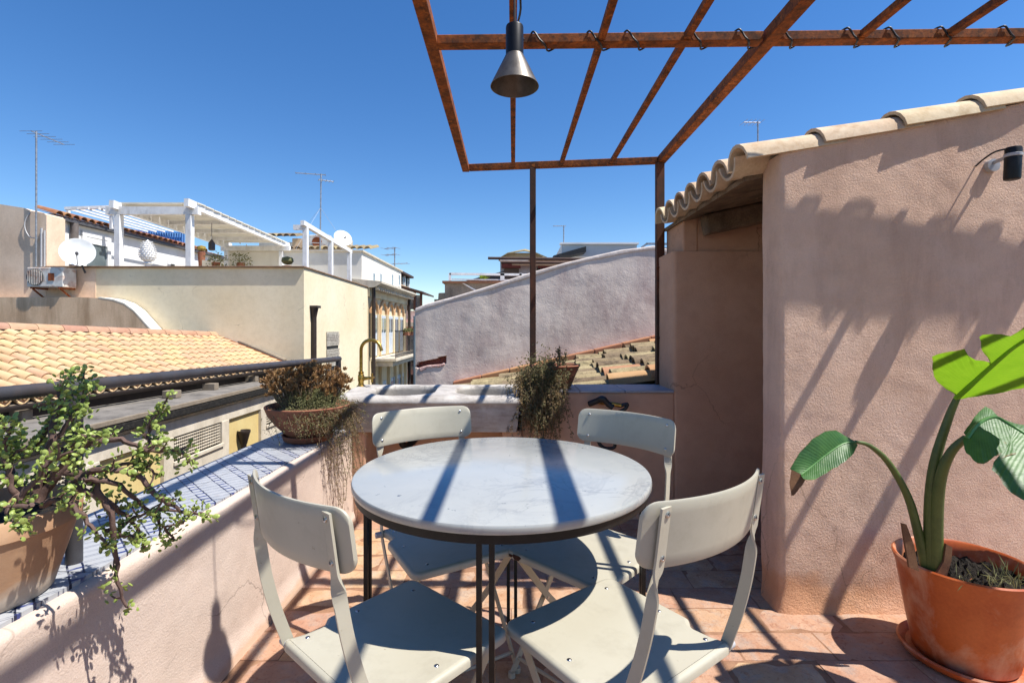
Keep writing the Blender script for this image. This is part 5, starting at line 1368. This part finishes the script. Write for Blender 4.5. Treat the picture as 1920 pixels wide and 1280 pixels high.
for k in range(22):
    yv = YA + .15 + k * (YZ - YA - .3) / 21
    MB().box(XR + .1, XR + .38, yv - .06, yv + .06, 2.55, 2.655).build('cornice_bracket', M_STONE, pz)
# attic block above, grey end wall faces us
az0, az1 = 2.9, P(680, 472, 18).z
MB().prism([(-10.2, 1.7), (XR - .25, 1.7), (XR - .25, az1), (-10.2, az1)], lambda a, b, d: (a, d, b), YA + .1, YZ).build('attic_wall', M_OFFW, pz)
MB().box(-10.3, XR - .18, YA + .03, YZ + .1, az1, az1 + .06).build('attic_coping', M_STONE, pz)
for u in (700, 713, 735, 748):
    p = PX(u, 530, XR - .25); wv = MB().box(XR - .3, XR - .22, p.y - .16, p.y + .16, p.z + .12 - .3, p.z + .42).build('attic_window', M_WHITEWOOD, pz)
    MB().box(XR - .219, XR - .215, p.y - .1, p.y + .1, p.z - .1, p.z + .36).build('pane', M_GLASSD, wv)
M_SHUT = mat('pale_grey_shutter', lin((206, 214, 222)), lin((186, 196, 206)), 6, 0.6, fine=0.05)
for k, u in enumerate((700, 717, 730.5, 741.5, 751)):
    yc = XR * F / (u - CX); hw_ = 0.42; zt_ = 1.72; zb_ = 0.12
    s = MB(); n = 10
    arcp = [(yc + hw_ * 1.16 * math.cos(R(a)), zt_ + 0.55 * math.sin(R(a))) for a in [180 - 18 * i for i in range(11)]]
    arci = [(yc + hw_ * 1.0 * math.cos(R(a)), zt_ + 0.44 * math.sin(R(a))) for a in [18 * i for i in range(11)]]
    hood = MB().prism(arcp + arci, lambda a, b, d: (d, a, b), XR + .001, XR + .09).build('window_hood', mat('peach_stone', lin((232, 190, 146)), lin((214, 168, 124)), 4, 0.9), pz)
    MB().box(XR + .001, XR + .08, yc - hw_ * 1.25, yc - hw_, zb_, zt_).box(XR + .001, XR + .08, yc + hw_, yc + hw_ * 1.25, zb_, zt_).build('window_jamb', M_PAL, pz)
    w = MB().box(XR - .02, XR + 0.03, yc - hw_, yc + hw_, zb_, zt_ - .05).build('window', M_SHUT, pz)
    for j in (-1, 1):
        MB().box(XR + .031, XR + .05, yc + j * .21 - .14, yc + j * .21 + .14, zb_ + .9, zt_ - .16).build('pane', M_GLASSD, w)
    # windows of the floor below
    w = MB().box(XR - .02, XR + 0.05, yc - hw_, yc + hw_, -3.2, -0.95).build('window', M_SHUT, pz)
    for j in (-1, 1): MB().box(XR + .051, XR + .06, yc + j * .2 - .13, yc + j * .2 + .13, -3.0, -1.1).build('pane', M_GLASSD, w)
    MB().box(XR + .001, XR + .12, yc + .75, yc + .95, -3.4, 0.0).build('pilaster', M_PAL, pz)
bz = 0.06
bal = MB().box(XR, XR + .95, YA + .35, YZ + .9, bz - .12, bz).build('balcony', M_STONE, pz, bevel=0.02)
MB().box(XR, XR + .8, YA + .42, YZ + .8, bz - .3, bz - .122).build('balcony_soffit', M_STONE, bal)
rl = MB().bar((XR + .9, YA + .4, bz + 1.0), (XR + .9, YZ + .85, bz + 1.0), 0.05, 0.05).build('balcony_rail', M_IRON, bal)
for k in range(40):
    yv = lerp(YA + .4, YZ + .85, k / 39); MB().bar((XR + .9, yv, bz), (XR + .9, yv, bz + 1), 0.025, 0.025, (0, 1, 0)).build('baluster', M_IRON, bal)
for a, b in ((21.8, 23.0), (23.3, 24.6)):
    MB().box(XR + .93, XR + .95, a, b, bz + .1, bz + .95).build('green_screen', mat('dark_green_mesh', lin((50, 78, 72)), lin((40, 62, 58)), 5, 0.8), bal)
for tu in ((PX(690.5, 540, XR).y + .05), YZ - .15):
    MB().tube([(XR + .18, tu, -8), (XR + .18, tu, 2.75)], 0.07, 8).build('downpipe', M_GUTTER, pz, smooth=60)
random.seed(71)
for i, yv in enumerate((19.6, 20.6, 21.7, 22.4)):
    b = Vector((XR + 1.03, yv, bz + .92)); t = thing('balcony_planter', ('red flower box on the balcony rail nearest the faucet', 'second flower box along the far balcony rail', 'third flower box along the far balcony rail', 'tall yellow potted shrub on the far balcony')[i], 'planter', (b.x, b.y, b.z - .12), 'planters on the street balcony')
    MB().box(b.x - .1, b.x + .1, b.y - .2, b.y + .2, b.z - .1, b.z + .04).build('box', M_POTDUSK, t)
    m = MB()
    for _ in range(120):
        m.leaf(b + Vector((random.uniform(-.12, .12), random.uniform(-.2, .2), random.uniform(.03, .14 if i < 3 else 1.0) )), rv(1), rv(1), .1, .05)
    m.build('foliage', M_THYME if i < 3 else leafmat('yellow_shrub', lin((196, 166, 60)), lin((150, 132, 50)), .3), t)

# roofs behind the attic: tiled hut with rusty AC, second dish
rh = thing('tiled_roof_hut', 'peach hut with an old tiled roof behind the white canopy', 'building', P(520, 470, 25))
Yh = 25.0
a, b = P(470, 445, Yh), P(600, 445, Yh)
MB().box(P(548, 470, Yh).x, P(590, 470, Yh).x, Yh, Yh + 2, 2.5, P(560, 447, Yh).z).build('wall', mat('peach_render', lin((238, 206, 170)), lin((224, 188, 150)), 2, 0.9), rh)
MB().box(P(480, 470, Yh).x, P(548, 470, Yh).x, Yh + .3, Yh + 2, 2.5, P(560, 452, Yh).z).build('wall', M_WHITE, rh)
tm2 = barrel(1.7, 0.15, 0.13, 0.02, 170, 5).mesh('roof_tile', M_TILE_OLD, 50)
for k in range(int((P(572, 438, Yh).x - a.x) / .33)):
    place('roof_tile', tm2, frame((0, 1, 0.22), (0, -.22, 1), (a.x + .33 * k, Yh - .4, P(500, 450, Yh).z + .1)), rh)
for k in range(12):
    place('roof_tile', tm2, frame((0, 1, 0.22), (0, -.22, 1), (P(552, 470, 24).x + .33 * k, 23.6, P(500, 470, 24).z)), rh)
acx = P(601, 455, 24.6)
ac2 = thing('air_conditioner', 'rust streaked outdoor air conditioner beside the peach hut', 'air conditioner', acx)
MB().box(acx.x - .5, acx.x + .5, 24.4, 24.8, acx.z - .35, acx.z + .35).build('casing', M_ACW, ac2, bevel=0.03)
MB().lathe([(0.24, 0.0), (0.24, .02), (0.22, .02), (0, .005)], (acx.x - .1, 24.395, acx.z), 16, (0, -1, 0)).build('fan_grille', mat('rust_patch', (0, 0, 0)), ac2)
MB().box(acx.x - .6, acx.x + 1.4, 24.85, 25.2, 2.5, acx.z + .2).build('support_wall', M_STONE, ac2)
dc2 = P(642, 448, 20.5)
dish('satellite_dish', 'smaller rust stained satellite dish above the grey attic wall', dc2, 0.36, (0.55, -0.72, 0.42), (dc2.x + .1, dc2.y + .4, az1 + .06))
gA = P(600, 440, 21.5)
aerial('tallest thin mast with guy wires between the pergola and small dish', (gA.x, 21.5, az1 + .06), P(602, 326, 21.5), [(0.99, -1, -.25, 1.2, 4, 0.15), (0.93, 0.9, .5, 0.6, 5, 0.2), (0.22, -1, -.3, 0.7, 2, 0.05)], 0.03, ((gA.x - 2.2, 22, az1 + .06), (gA.x + 1.6, 21.5, az1 + .06), (gA.x - .6, 20, az1 + .06)))
aB = P(740, 500, 24)
aerial('aerial with stacked short bars above the arched window building', (P(740, 500, 24).x, 24.0, az1), P(740, 464, 24), [(0.98, -.9, .4, .7, 3, .3), (.7, -.9, .4, .7, 3, .3), (0.3, 1, -.2, .8, 3, .2), (.1, -.9, .3, .7, 4, .25)], 0.028)

# veranda house and pink house closing the street
vh = thing('veranda_house', 'distant house with glazed rooftop veranda above the street', 'house', (-7, 28, -9))
YV = 26.5
def U(u, v): return P(u, v, YV)
M_DKWOOD = mat('dark_brown_timber', lin((84, 62, 52)), lin((64, 46, 40)), 5, 0.7)
XV = -5.93
MB().box(-9.5, XV, 24.5, 29.0, -9, 3.5).build('lower_wall', mat('peach_render', (0, 0, 0)), vh)
MB().box(-9.5, XV - .12, 24.6, 28.9, 3.5, 4.06).build('veranda_core', M_DKWOOD, vh)
MB().box(-9.6, XV + .18, 24.4, 29.15, 4.06, 4.17).build('flat_roof', M_DKWOOD, vh)
for k in range(8):
    y = lerp(24.6, 28.9, k / 7)
    MB().box(XV - .1, XV - .01, y - .05, y + .05, 3.5, 4.06).build('mullion', M_WHITEWOOD if k % 2 else M_DKWOOD, vh)
    if k < 7: MB().box(XV - .07, XV - .05, y + .05, y + 4.3 / 7 - .05, 3.52, 4.04).build('window', M_GLASSD, vh)
MB().box(U(755, 0).x, U(797, 0).x, YV + .4, YV + 5, -9, U(0, 582).z).build('wall', M_WHITE, vh)
MB().prism([(U(752, 0).x, U(0, 540).z), (U(797, 0).x, U(0, 551).z), (U(797, 0).x, U(0, 548).z), (U(752, 0).x, U(0, 535).z)], lambda a, b, d: (a, d, b), YV - .4, YV + 3).build('veranda_roof', M_DKWOOD, vh)
for u in (757, 766, 778, 790):
    MB().box(U(u, 0).x - .06, U(u, 0).x + .06, YV - .1, YV, U(0, 582).z, U(0, 546).z).build('veranda_post', M_DKWOOD, vh)
for a, b in ((767, 777), (779, 789)):
    MB().box(U(a, 0).x, U(b, 0).x, YV - .05, YV - .02, U(0, 580).z, U(0, 553).z).build('window', M_GLASSD, vh)
pk = thing('pink_house', 'narrow pink house with small balcony at the end of the street', 'house', (-5.2, 25, -9))
YP = 25.3
def W(u, v): return P(u, v, YP)
M_ROSE = mat('rose_render', lin((232, 196, 196)), lin((214, 172, 172)), 1.2, 0.9, stain=(lin((150, 120, 112)), 0.4, 1.6, .3))
MB().box(W(756, 0).x, W(790, 0).x + .6, YP, YP + 4, -9, W(0, 598).z).build('wall', M_ROSE, pk)
MB().box(W(758, 0).x, W(790, 0).x, YP - .35, YP, W(0, 612).z, W(0, 604).z).build('canopy', M_STONE, pk)
wn_ = MB().box(W(770, 0).x, W(777.5, 0).x, YP - .06, YP + .1, W(0, 682).z, W(0, 630).z).build('window', M_SHUT, pk)
MB().box(W(772, 0).x, W(776, 0).x, YP - .07, YP - .065, W(0, 680).z, W(0, 636).z).build('pane', M_GLASSD, wn_)
bl_ = MB().box(W(766, 0).x, W(790, 0).x, YP - .7, YP, W(0, 690).z, W(0, 684).z).build('balcony', M_STONE, pk)
for k in range(9): MB().bar((lerp(W(767, 0).x, W(788, 0).x, k / 8), YP - .65, W(0, 684).z), (lerp(W(767, 0).x, W(788, 0).x, k / 8), YP - .65, W(0, 662).z), .03, .03, (0, 1, 0)).build('baluster', M_IRON, bl_)
MB().box(W(769, 0).x, W(778, 0).x, YP - .02, YP + .05, W(0, 730).z, W(0, 702).z).build('door', M_DKWOOD, pk)

# ------------------------------------------------------------------ mauve gable wall and old tile roof in front of it
def mauve():
    t = NT('mauve_render')
    col = t.mix(t.ramp(t.noise(0.9, 5, 0.6), 0.35, 0.68), lin((228, 213, 202)), lin((214, 197, 185)))
    v = t.vmul(t.pos, (1.6, 1, 0.9))
    col = t.mix(t.math('MULTIPLY', t.ramp(t.noise(1.8, 7, 0.65, v, .4), 0.46, 0.74), 0.8), col, lin((168, 144, 142)))
    col = t.mix(t.math('MULTIPLY', t.ramp(t.noise(5, 6, 0.7, t.vmul(t.pos, (1, 1, .3))), 0.55, 0.8), 0.55), col, lin((150, 122, 112)))
    n = t.bump(t.noise(9, 7, 0.7), 0.5, 0.014); n = t.bump(t.noise(60, 4), 0.4, 0.005, n)
    return t.fin(col, 0.92, n, 0, 0.2)
M_MAUVE = mauve()
YM = 6.0
mv = thing('mauve_gable_house', 'house with a tall mauve plaster gable wall and stepped old tiles before it', 'house', (0.5, 6.2, -9))
top = [(778, 583), (800, 575), (850, 560), (910, 543), (1000, 515), (1060, 496), (1120, 483), (1165, 474), (1200, 468), (1225, 465), (1250, 472), (1330, 505), (1420, 540)]
tp3 = [P(u, v, YM) for u, v in top]
rows = []
xs = np.linspace(tp3[0].x, 2.9, 150)
zt = np.interp(xs, [p.x for p in tp3], [p.z for p in tp3])
for k in range(121):
    rows.append([(x, YM, lerp(-0.2, z, k / 120)) for x, z in zip(xs, zt)])
G = displaced_grid(rows, 0.012, 1.0, 4, 2.0)
hole = [(P(u, v, YM).x, P(u, v, YM).z) for u, v in ((781, 688), (783, 681), (798, 676), (818, 672), (837, 667), (834, 680), (826, 686), (806, 687), (795, 692))]
def inside(x, z, pg_):
    c = False; j = len(pg_) - 1
    for i in range(len(pg_)):
        if (pg_[i][1] > z) != (pg_[j][1] > z) and x < (pg_[j][0] - pg_[i][0]) * (z - pg_[i][1]) / (pg_[j][1] - pg_[i][1]) + pg_[i][0]: c = not c
        j = i
    return c
G = [[(x, y + (0.09 if inside(x, z, hole) else 0), z) for x, y, z in r] for r in G]
hx0, hx1 = P(782, 0, YM).x, P(836, 0, YM).x
m = MB().grid(G[::-1])
wallo = m.build('gable_wall', M_MAUVE, mv, smooth=70)
MB().prism([(tp3[0].x, -9)] + [(p.x, p.z - .01) for p in tp3] + [(2.95, -9)], lambda a, b, d: (a, d, b), YM + .075, YM + 5.0).build('gable_body', M_MAUVE, mv)
MB().prism([(p.x, p.z - .02) for p in tp3] + [(p.x, p.z + .03 + .008 * math.sin(i * 2.1)) for i, p in list(enumerate(tp3))[::-1]], lambda a, b, d: (a, d, b), YM - .012, YM + .3).build('coping', mat('pale_lime_coping', lin((226, 214, 206)), lin((200, 186, 178)), 5, 0.9, 0.5, 30, 0.01), mv, bevel=0.015)
# broken patch with bare reddish masonry
MB().box(P(776, 0, YM).x, P(842, 0, YM).x, YM + .045, YM + .06, P(0, 694, YM).z, P(0, 662, YM).z).build('bare_masonry', mat('bare_masonry', lin((150, 84, 70)), lin((96, 54, 46)), 30, 0.95, 0.9, 40, 0.03, fine=0.4), mv)
MB().prism([(P(u, v, YM - .03).x, P(u, v, YM - .03).z) for u, v in ((784, 690), (800, 685), (826, 683), (832, 680), (834, 684), (826, 688), (800, 690), (788, 697))], lambda a, b, d: (a, d, b), YM - .012, YM + .04).build('plaster_lip', mat('pink_plaster_crumble', lin((226, 196, 190)), lin((200, 150, 140)), 30, 0.95, 0.8, 60, 0.02), mv, bevel=0.01)
MB().tube([(P(777, 0, 5.95).x, 5.95, -6), (P(777, 0, 5.95).x, 5.95, P(0, 592, 5.95).z)], 0.014, 8).build('downpipe', mat('blue_grey_pipe', lin((100, 116, 126)), lin((84, 98, 108)), 5, 0.5), mv, smooth=60)
RS = 0.229
def orz(x): return 0.955 + RS * (x - 1.73)
ou = Vector((1, 0, RS)).normalized(); on = Vector((-RS, 0, 1)).normalized()
MB().prism([(-1.15, orz(-1.15) - .03), (3.0, orz(3) - .03), (3.0, -9), (-1.15, -9)], lambda a, b, d: (a, d, b), 3.56, YM + .03).build('lower_body', M_MORTAR, mv)
random.seed(81); KA = 0.45
om = barrel(0.42, 0.09, 0.074, 0.016, 168, 7).mesh('old_roof_tile', M_TILE_OLD, 50)
onew = barrel(0.42, 0.09, 0.074, 0.016, 168, 7).mesh('old_roof_tile', mat('newer_orange_tile', lin((240, 186, 142)), lin((226, 164, 118)), 6, 0.88, 0.3, 60, 0.003, obj=0.2), 50)
pn = MB()
ycs = [3.66 + 0.205 * k for k in range(12)]
for ci, yc in enumerate(ycs):
    x = -1.12 + random.uniform(0, .12)
    while x < 2.8:
        lift = random.uniform(0.0, 0.03)
        o = Vector((x, yc + random.uniform(-.015, .015), orz(x) + .03 + lift))
        use = onew if (ci == 0 and 0.6 < x < 1.1) or (ci > 6 and x > 1.55) or random.random() < .03 else om
        place('old_roof_tile', use, frame(ou + Vector((0, random.uniform(-.05, .05), -0.08 - lift)), on + rv(.05), o), mv)
        x += 0.30 + random.uniform(-.03, .03)
    x = -1.12
    while x < 2.8:
        t = barrel(0.36, 0.085, 0.095, 0.014, 168, 6); Mx = frame(ou + Vector((0, 0, -.04)), on, Vector((x, yc + .102, orz(x) + .07)))
        pn.add([Mx @ Vector((v[0], v[1], -v[2])) for v in t.v], [f[::-1] for f in t.f]); x += 0.3
tag(pn.build('pan_tiles', M_TILE_OLD, mv, smooth=50), None, kind='stuff')
x = -0.7
while x < 2.6:
    MB().prism([(x, orz(x) + .075), (x + .33, orz(x + .33) + .075), (x + .33, orz(x + .33) + .15), (x, orz(x) + .15)], lambda a, b, d: (a, d, b), YM - .12 + random.uniform(-.02, .02), YM + .02).build('flashing_tile', mat('flashing_orange_tile', lin((236, 176, 128)), lin((220, 154, 108)), 5, 0.85, obj=.25), mv, bevel=0.012)
    x += 0.335

KA = 0.85
# ------------------------------------------------------------------ rooftops beyond the gable
rp = thing('weathered_roof_house', 'house with a stained parapet and white railing beyond the gable wall', 'house', (0, 12, -9))
YR_ = 11.0
def V(u, v, y=YR_): return P(u, v, y)
M_WEATH = mat('blackened_render', lin((176, 164, 148)), lin((132, 118, 102)), 1.6, 0.95, 0.5, 30, 0.01, fine=0.2, stain=(lin((58, 52, 46)), 0.9, 1.8, 0.4))
MB().box(V(834, 0).x, V(1100, 0).x, YR_, YR_ + 3, -9, V(0, 531).z).build('parapet_wall', M_WEATH, rp)
MB().box(V(830, 0).x, V(1102, 0).x, YR_ - .08, YR_ + 3, V(0, 531).z, V(0, 527).z).build('rusty_slab_edge', mat('rust_stained_slab', lin((150, 104, 78)), lin((112, 78, 60)), 6, 0.9), rp)
MB().box(V(820, 0).x - .1, V(834, 0).x, YR_ + .2, YR_ + 2, -9, V(0, 560).z).lathe([(0.2, V(0, 600).z), (0.16, V(0, 548).z), (0, V(0, 547).z)], (V(832, 0).x, YR_ + .3, 0), 8).build('broken_corner', M_WEATH, rp)
for v0, th_ in ((513.5, .05), (523.5, .025)):
    MB().bar(V(843, v0), V(1020, v0 + 2), th_, th_).build('rail', M_WHITEWOOD, rp)
for u in (843.5, 942, 976): MB().bar(V(u, 512), V(u, 529), .05 if u != 942 else .09, .05, (0, 1, 0)).build('rail_post', M_WHITEWOOD, rp)
MB().bar(V(862, 527.5), V(893, 545), .03, .03).build('fallen_pole', M_WHITEWOOD, rp)
ag = thing('potted_agave', 'spiky green agave standing on the stained parapet', 'plant', V(905, 527, 11.2))
m = MB(); b = V(905, 526, 11.2); random.seed(91)
for k in range(34):
    a = random.uniform(0, 2 * math.pi); m.leaf(b, Vector((math.cos(a), math.sin(a), random.uniform(.25, 1.5))), (0, 0, 1), random.uniform(.16, .24), .03)
m.build('leaves', leafmat('agave_leaf', lin((156, 176, 60)), lin((110, 140, 44)), .3), ag)
MB().lathe([(0.06, -.08), (0.09, 0.0), (0, 0.0)], b + Vector((0, 0, -.0)), 10).build('pot', M_WPL, ag)
tarp = tag(MB().prism([(V(870, 0, 11.6).x, V(0, 527, 11.6).z), (V(945, 0, 11.6).x, V(0, 508, 11.6).z), (V(945, 0, 11.6).x, V(0, 527, 11.6).z)], lambda a, b, d: (a, d, b), 11.6, 12.4).build('black_tarp', M_RUBBER), 'black sloping tarp behind the agave', 'tarp')
sk2 = thing('rooftop_shack', 'rooftop shack with reed poles, red awning and small arches', 'shed', V(1000, 520, 13))
YS = 13.0
def S_(u, v): return P(u, v, YS)
MB().box(S_(938, 0).x, S_(1066, 0).x, YS, YS + 2.5, -2, S_(0, 492).z).build('wall', mat('grey_white_render', lin((206, 204, 204)), lin((186, 184, 184)), 2, 0.9), sk2)
MB().box(S_(941, 0).x, S_(976, 0).x, YS - .12, YS, S_(0, 503).z, S_(0, 495).z).build('red_awning', mat('faded_red_awning', lin((150, 92, 88)), lin((126, 74, 72)), 6, 0.9), sk2)
MB().box(S_(1008, 0).x, S_(1033, 0).x, YS - .1, YS, S_(0, 503).z, S_(0, 500).z).build('red_lintel', mat('faded_red_awning', (0, 0, 0)), sk2)
wd = MB().box(S_(945, 0).x, S_(973, 0).x, YS - .05, YS, S_(0, 522).z, S_(0, 504).z).build('shutter_window', mat('brown_grey_shutter', lin((120, 104, 92)), lin((96, 84, 74)), 5, 0.8), sk2)
for u in (1010, 1018, 1026.5):
    c = S_(u, 506)
    MB().prism([(c.x - .05, c.z - .12), (c.x + .05, c.z - .12)] + [(c.x + .05 * math.cos(R(a)), c.z + .03 + .05 * math.sin(R(a))) for a in (0, 45, 90, 135, 180)], lambda a, b, d: (a, d, b), YS - .02, YS + .01).build('arched_opening', mat('dark_window_void', (0, 0, 0)), sk2)
for k, (u0, u1, v0, v1, y) in enumerate(((915, 1098, 484, 486, 12.6), (935, 1090, 487, 489, 12.75), (940, 1070, 492, 493, 12.4), (960, 1062, 495, 496, 12.5), (955, 1080, 490, 488, 12.9))):
    MB().tube([P(u0, v0, y), P(u1, v1, y)], 0.035, 6).build('roof_pole', M_DKWOOD if k % 2 == 0 else M_STONE, sk2, smooth=60)
MB().box(S_(938, 0).x, S_(990, 0).x, YS - .3, YS + .3, S_(0, 492).z, S_(0, 489.5).z).build('roof_sheet', M_WHITEWOOD, sk2)
MB().box(S_(985, 0).x, S_(1064, 0).x, YS - .25, YS + .3, S_(0, 498).z, S_(0, 494).z).build('dark_fascia', M_RUBBER, sk2)
dm = thing('hipped_roof_pavilion', 'small pavilion with low hipped tile roof behind the shack', 'building', P(985, 480, 17))
YD = 17.0
def D_(u, v, y=YD): return P(u, v, y)
MB().prism([(D_(945, 0).x, 1), (D_(1022, 0).x, 1), (D_(1022, 0).x, D_(0, 482).z), (D_(1005, 0).x, D_(0, 474).z), (D_(953, 0).x, D_(0, 474).z), (D_(940, 0).x, D_(0, 484).z)], lambda a, b, d: (a, d, b), YD, YD + 2).build('wall', mat('tan_render', lin((214, 196, 166)), lin((190, 170, 140)), 2, 0.9), dm)
MB().add([D_(938, 484, 16.7), D_(952, 475.5, 16.7), D_(983, 471.5, 16.7), D_(1006, 475.5, 16.7), D_(1026, 484, 16.7), D_(985, 466.5, 18.2), D_(938, 482, 16.7), D_(952, 473.5, 16.7), D_(983, 469.5, 16.7), D_(1006, 473.5, 16.7), D_(1026, 482, 16.7)],
         [(6, 7, 5), (7, 8, 5), (8, 9, 5), (9, 10, 5), (0, 1, 7, 6), (1, 2, 8, 7), (2, 3, 9, 8), (3, 4, 10, 9), (5, 10, 4), (0, 6, 5)]).build('roof', M_TILE_OLD, dm)
wb_ = thing('white_roof_block', 'plain pale rendered roof block with white rim', 'building', P(1120, 500, 14))
YK = 14.0
def K_(u, v): return P(u, v, YK)
M_PALE = mat('pale_grey_render', lin((220, 220, 216)), lin((206, 206, 202)), 1.0, 0.9, fine=0.05, stain=(lin((180, 180, 176)), .4, 1.2, .5))
x0, x1 = K_(1053, 0).x, K_(1194, 0).x
MB().add([(x0, YK, -2), (x1, YK, -2), (x1, YK, K_(0, 458).z), (x0, YK, K_(0, 458).z), (K_(1045, 0).x * 1.12, YK + 2.2, -2), (x1, YK + 2.2, -2), (x1, YK + 2.2, K_(0, 458).z), (K_(1045, 0).x * 1.12, YK + 2.2, K_(0, 458).z)],
         [(0, 1, 2, 3), (1, 5, 6, 2), (5, 4, 7, 6), (4, 0, 3, 7), (3, 2, 6, 7)]).build('wall', M_PALE, wb_)
MB().box(x0 - .04, x1 + .05, YK - .05, YK + .2, K_(0, 458).z, K_(0, 455).z).build('rim', M_WHITE, wb_)
so = tag(MB().prism([(P(1036, 0, 13.7).x, P(0, 482, 13.7).z), (P(1096, 0, 13.7).x, P(0, 465, 13.7).z), (P(1096, 0, 13.7).x, P(0, 475, 13.7).z), (P(1070, 0, 13.7).x, P(0, 481, 13.7).z)], lambda a, b, d: (a, d, b), 13.4, 13.95).build('solar_water_heater', M_RUBBER), 'black slanted solar panel leaning before the pale roof block', 'solar panel')
aerial('small aerial standing on the pale roof block', (P(1057, 457, 14.2).x, 14.2, K_(0, 458).z), P(1057, 423, 14.2), [(0.98, -1, 0.05, .35, 4, .06)], 0.016)
gr_ = thing('grey_roof_railing', 'grey metal railing on the roof beyond the pergola post', 'railing', P(1240, 470, 13))
for v in (457, 465): MB().bar(P(1205 if v > 460 else 1212, v, 13), P(1300, v + 1, 13), .05, .05).build('rail', M_ALU, gr_)
MB().bar(P(1203, 464, 13), P(1213, 457, 13), .05, .05).bar(P(1262, 457, 13), P(1262, 600, 13), .05, .05, (0, 1, 0)).build('rail_post', M_ALU, gr_)
aerial('aerial rising behind the sandy tile roof of the outbuilding', P(1421, 330, 7.6), P(1421, 228, 7.6), [(0.98, -1, -.05, 0.26, 5, .12)], 0.012)
# house mass behind the outbuilding that carries that aerial
bh = tag(MB().box(P(1412, 0, 7.5).x, 7.0, 7.5, 9.5, -9, P(0, 308, 7.6).z).build('rear_house_block', M_MAUVE), 'plain mauve house block beyond the outbuilding roof', 'house')
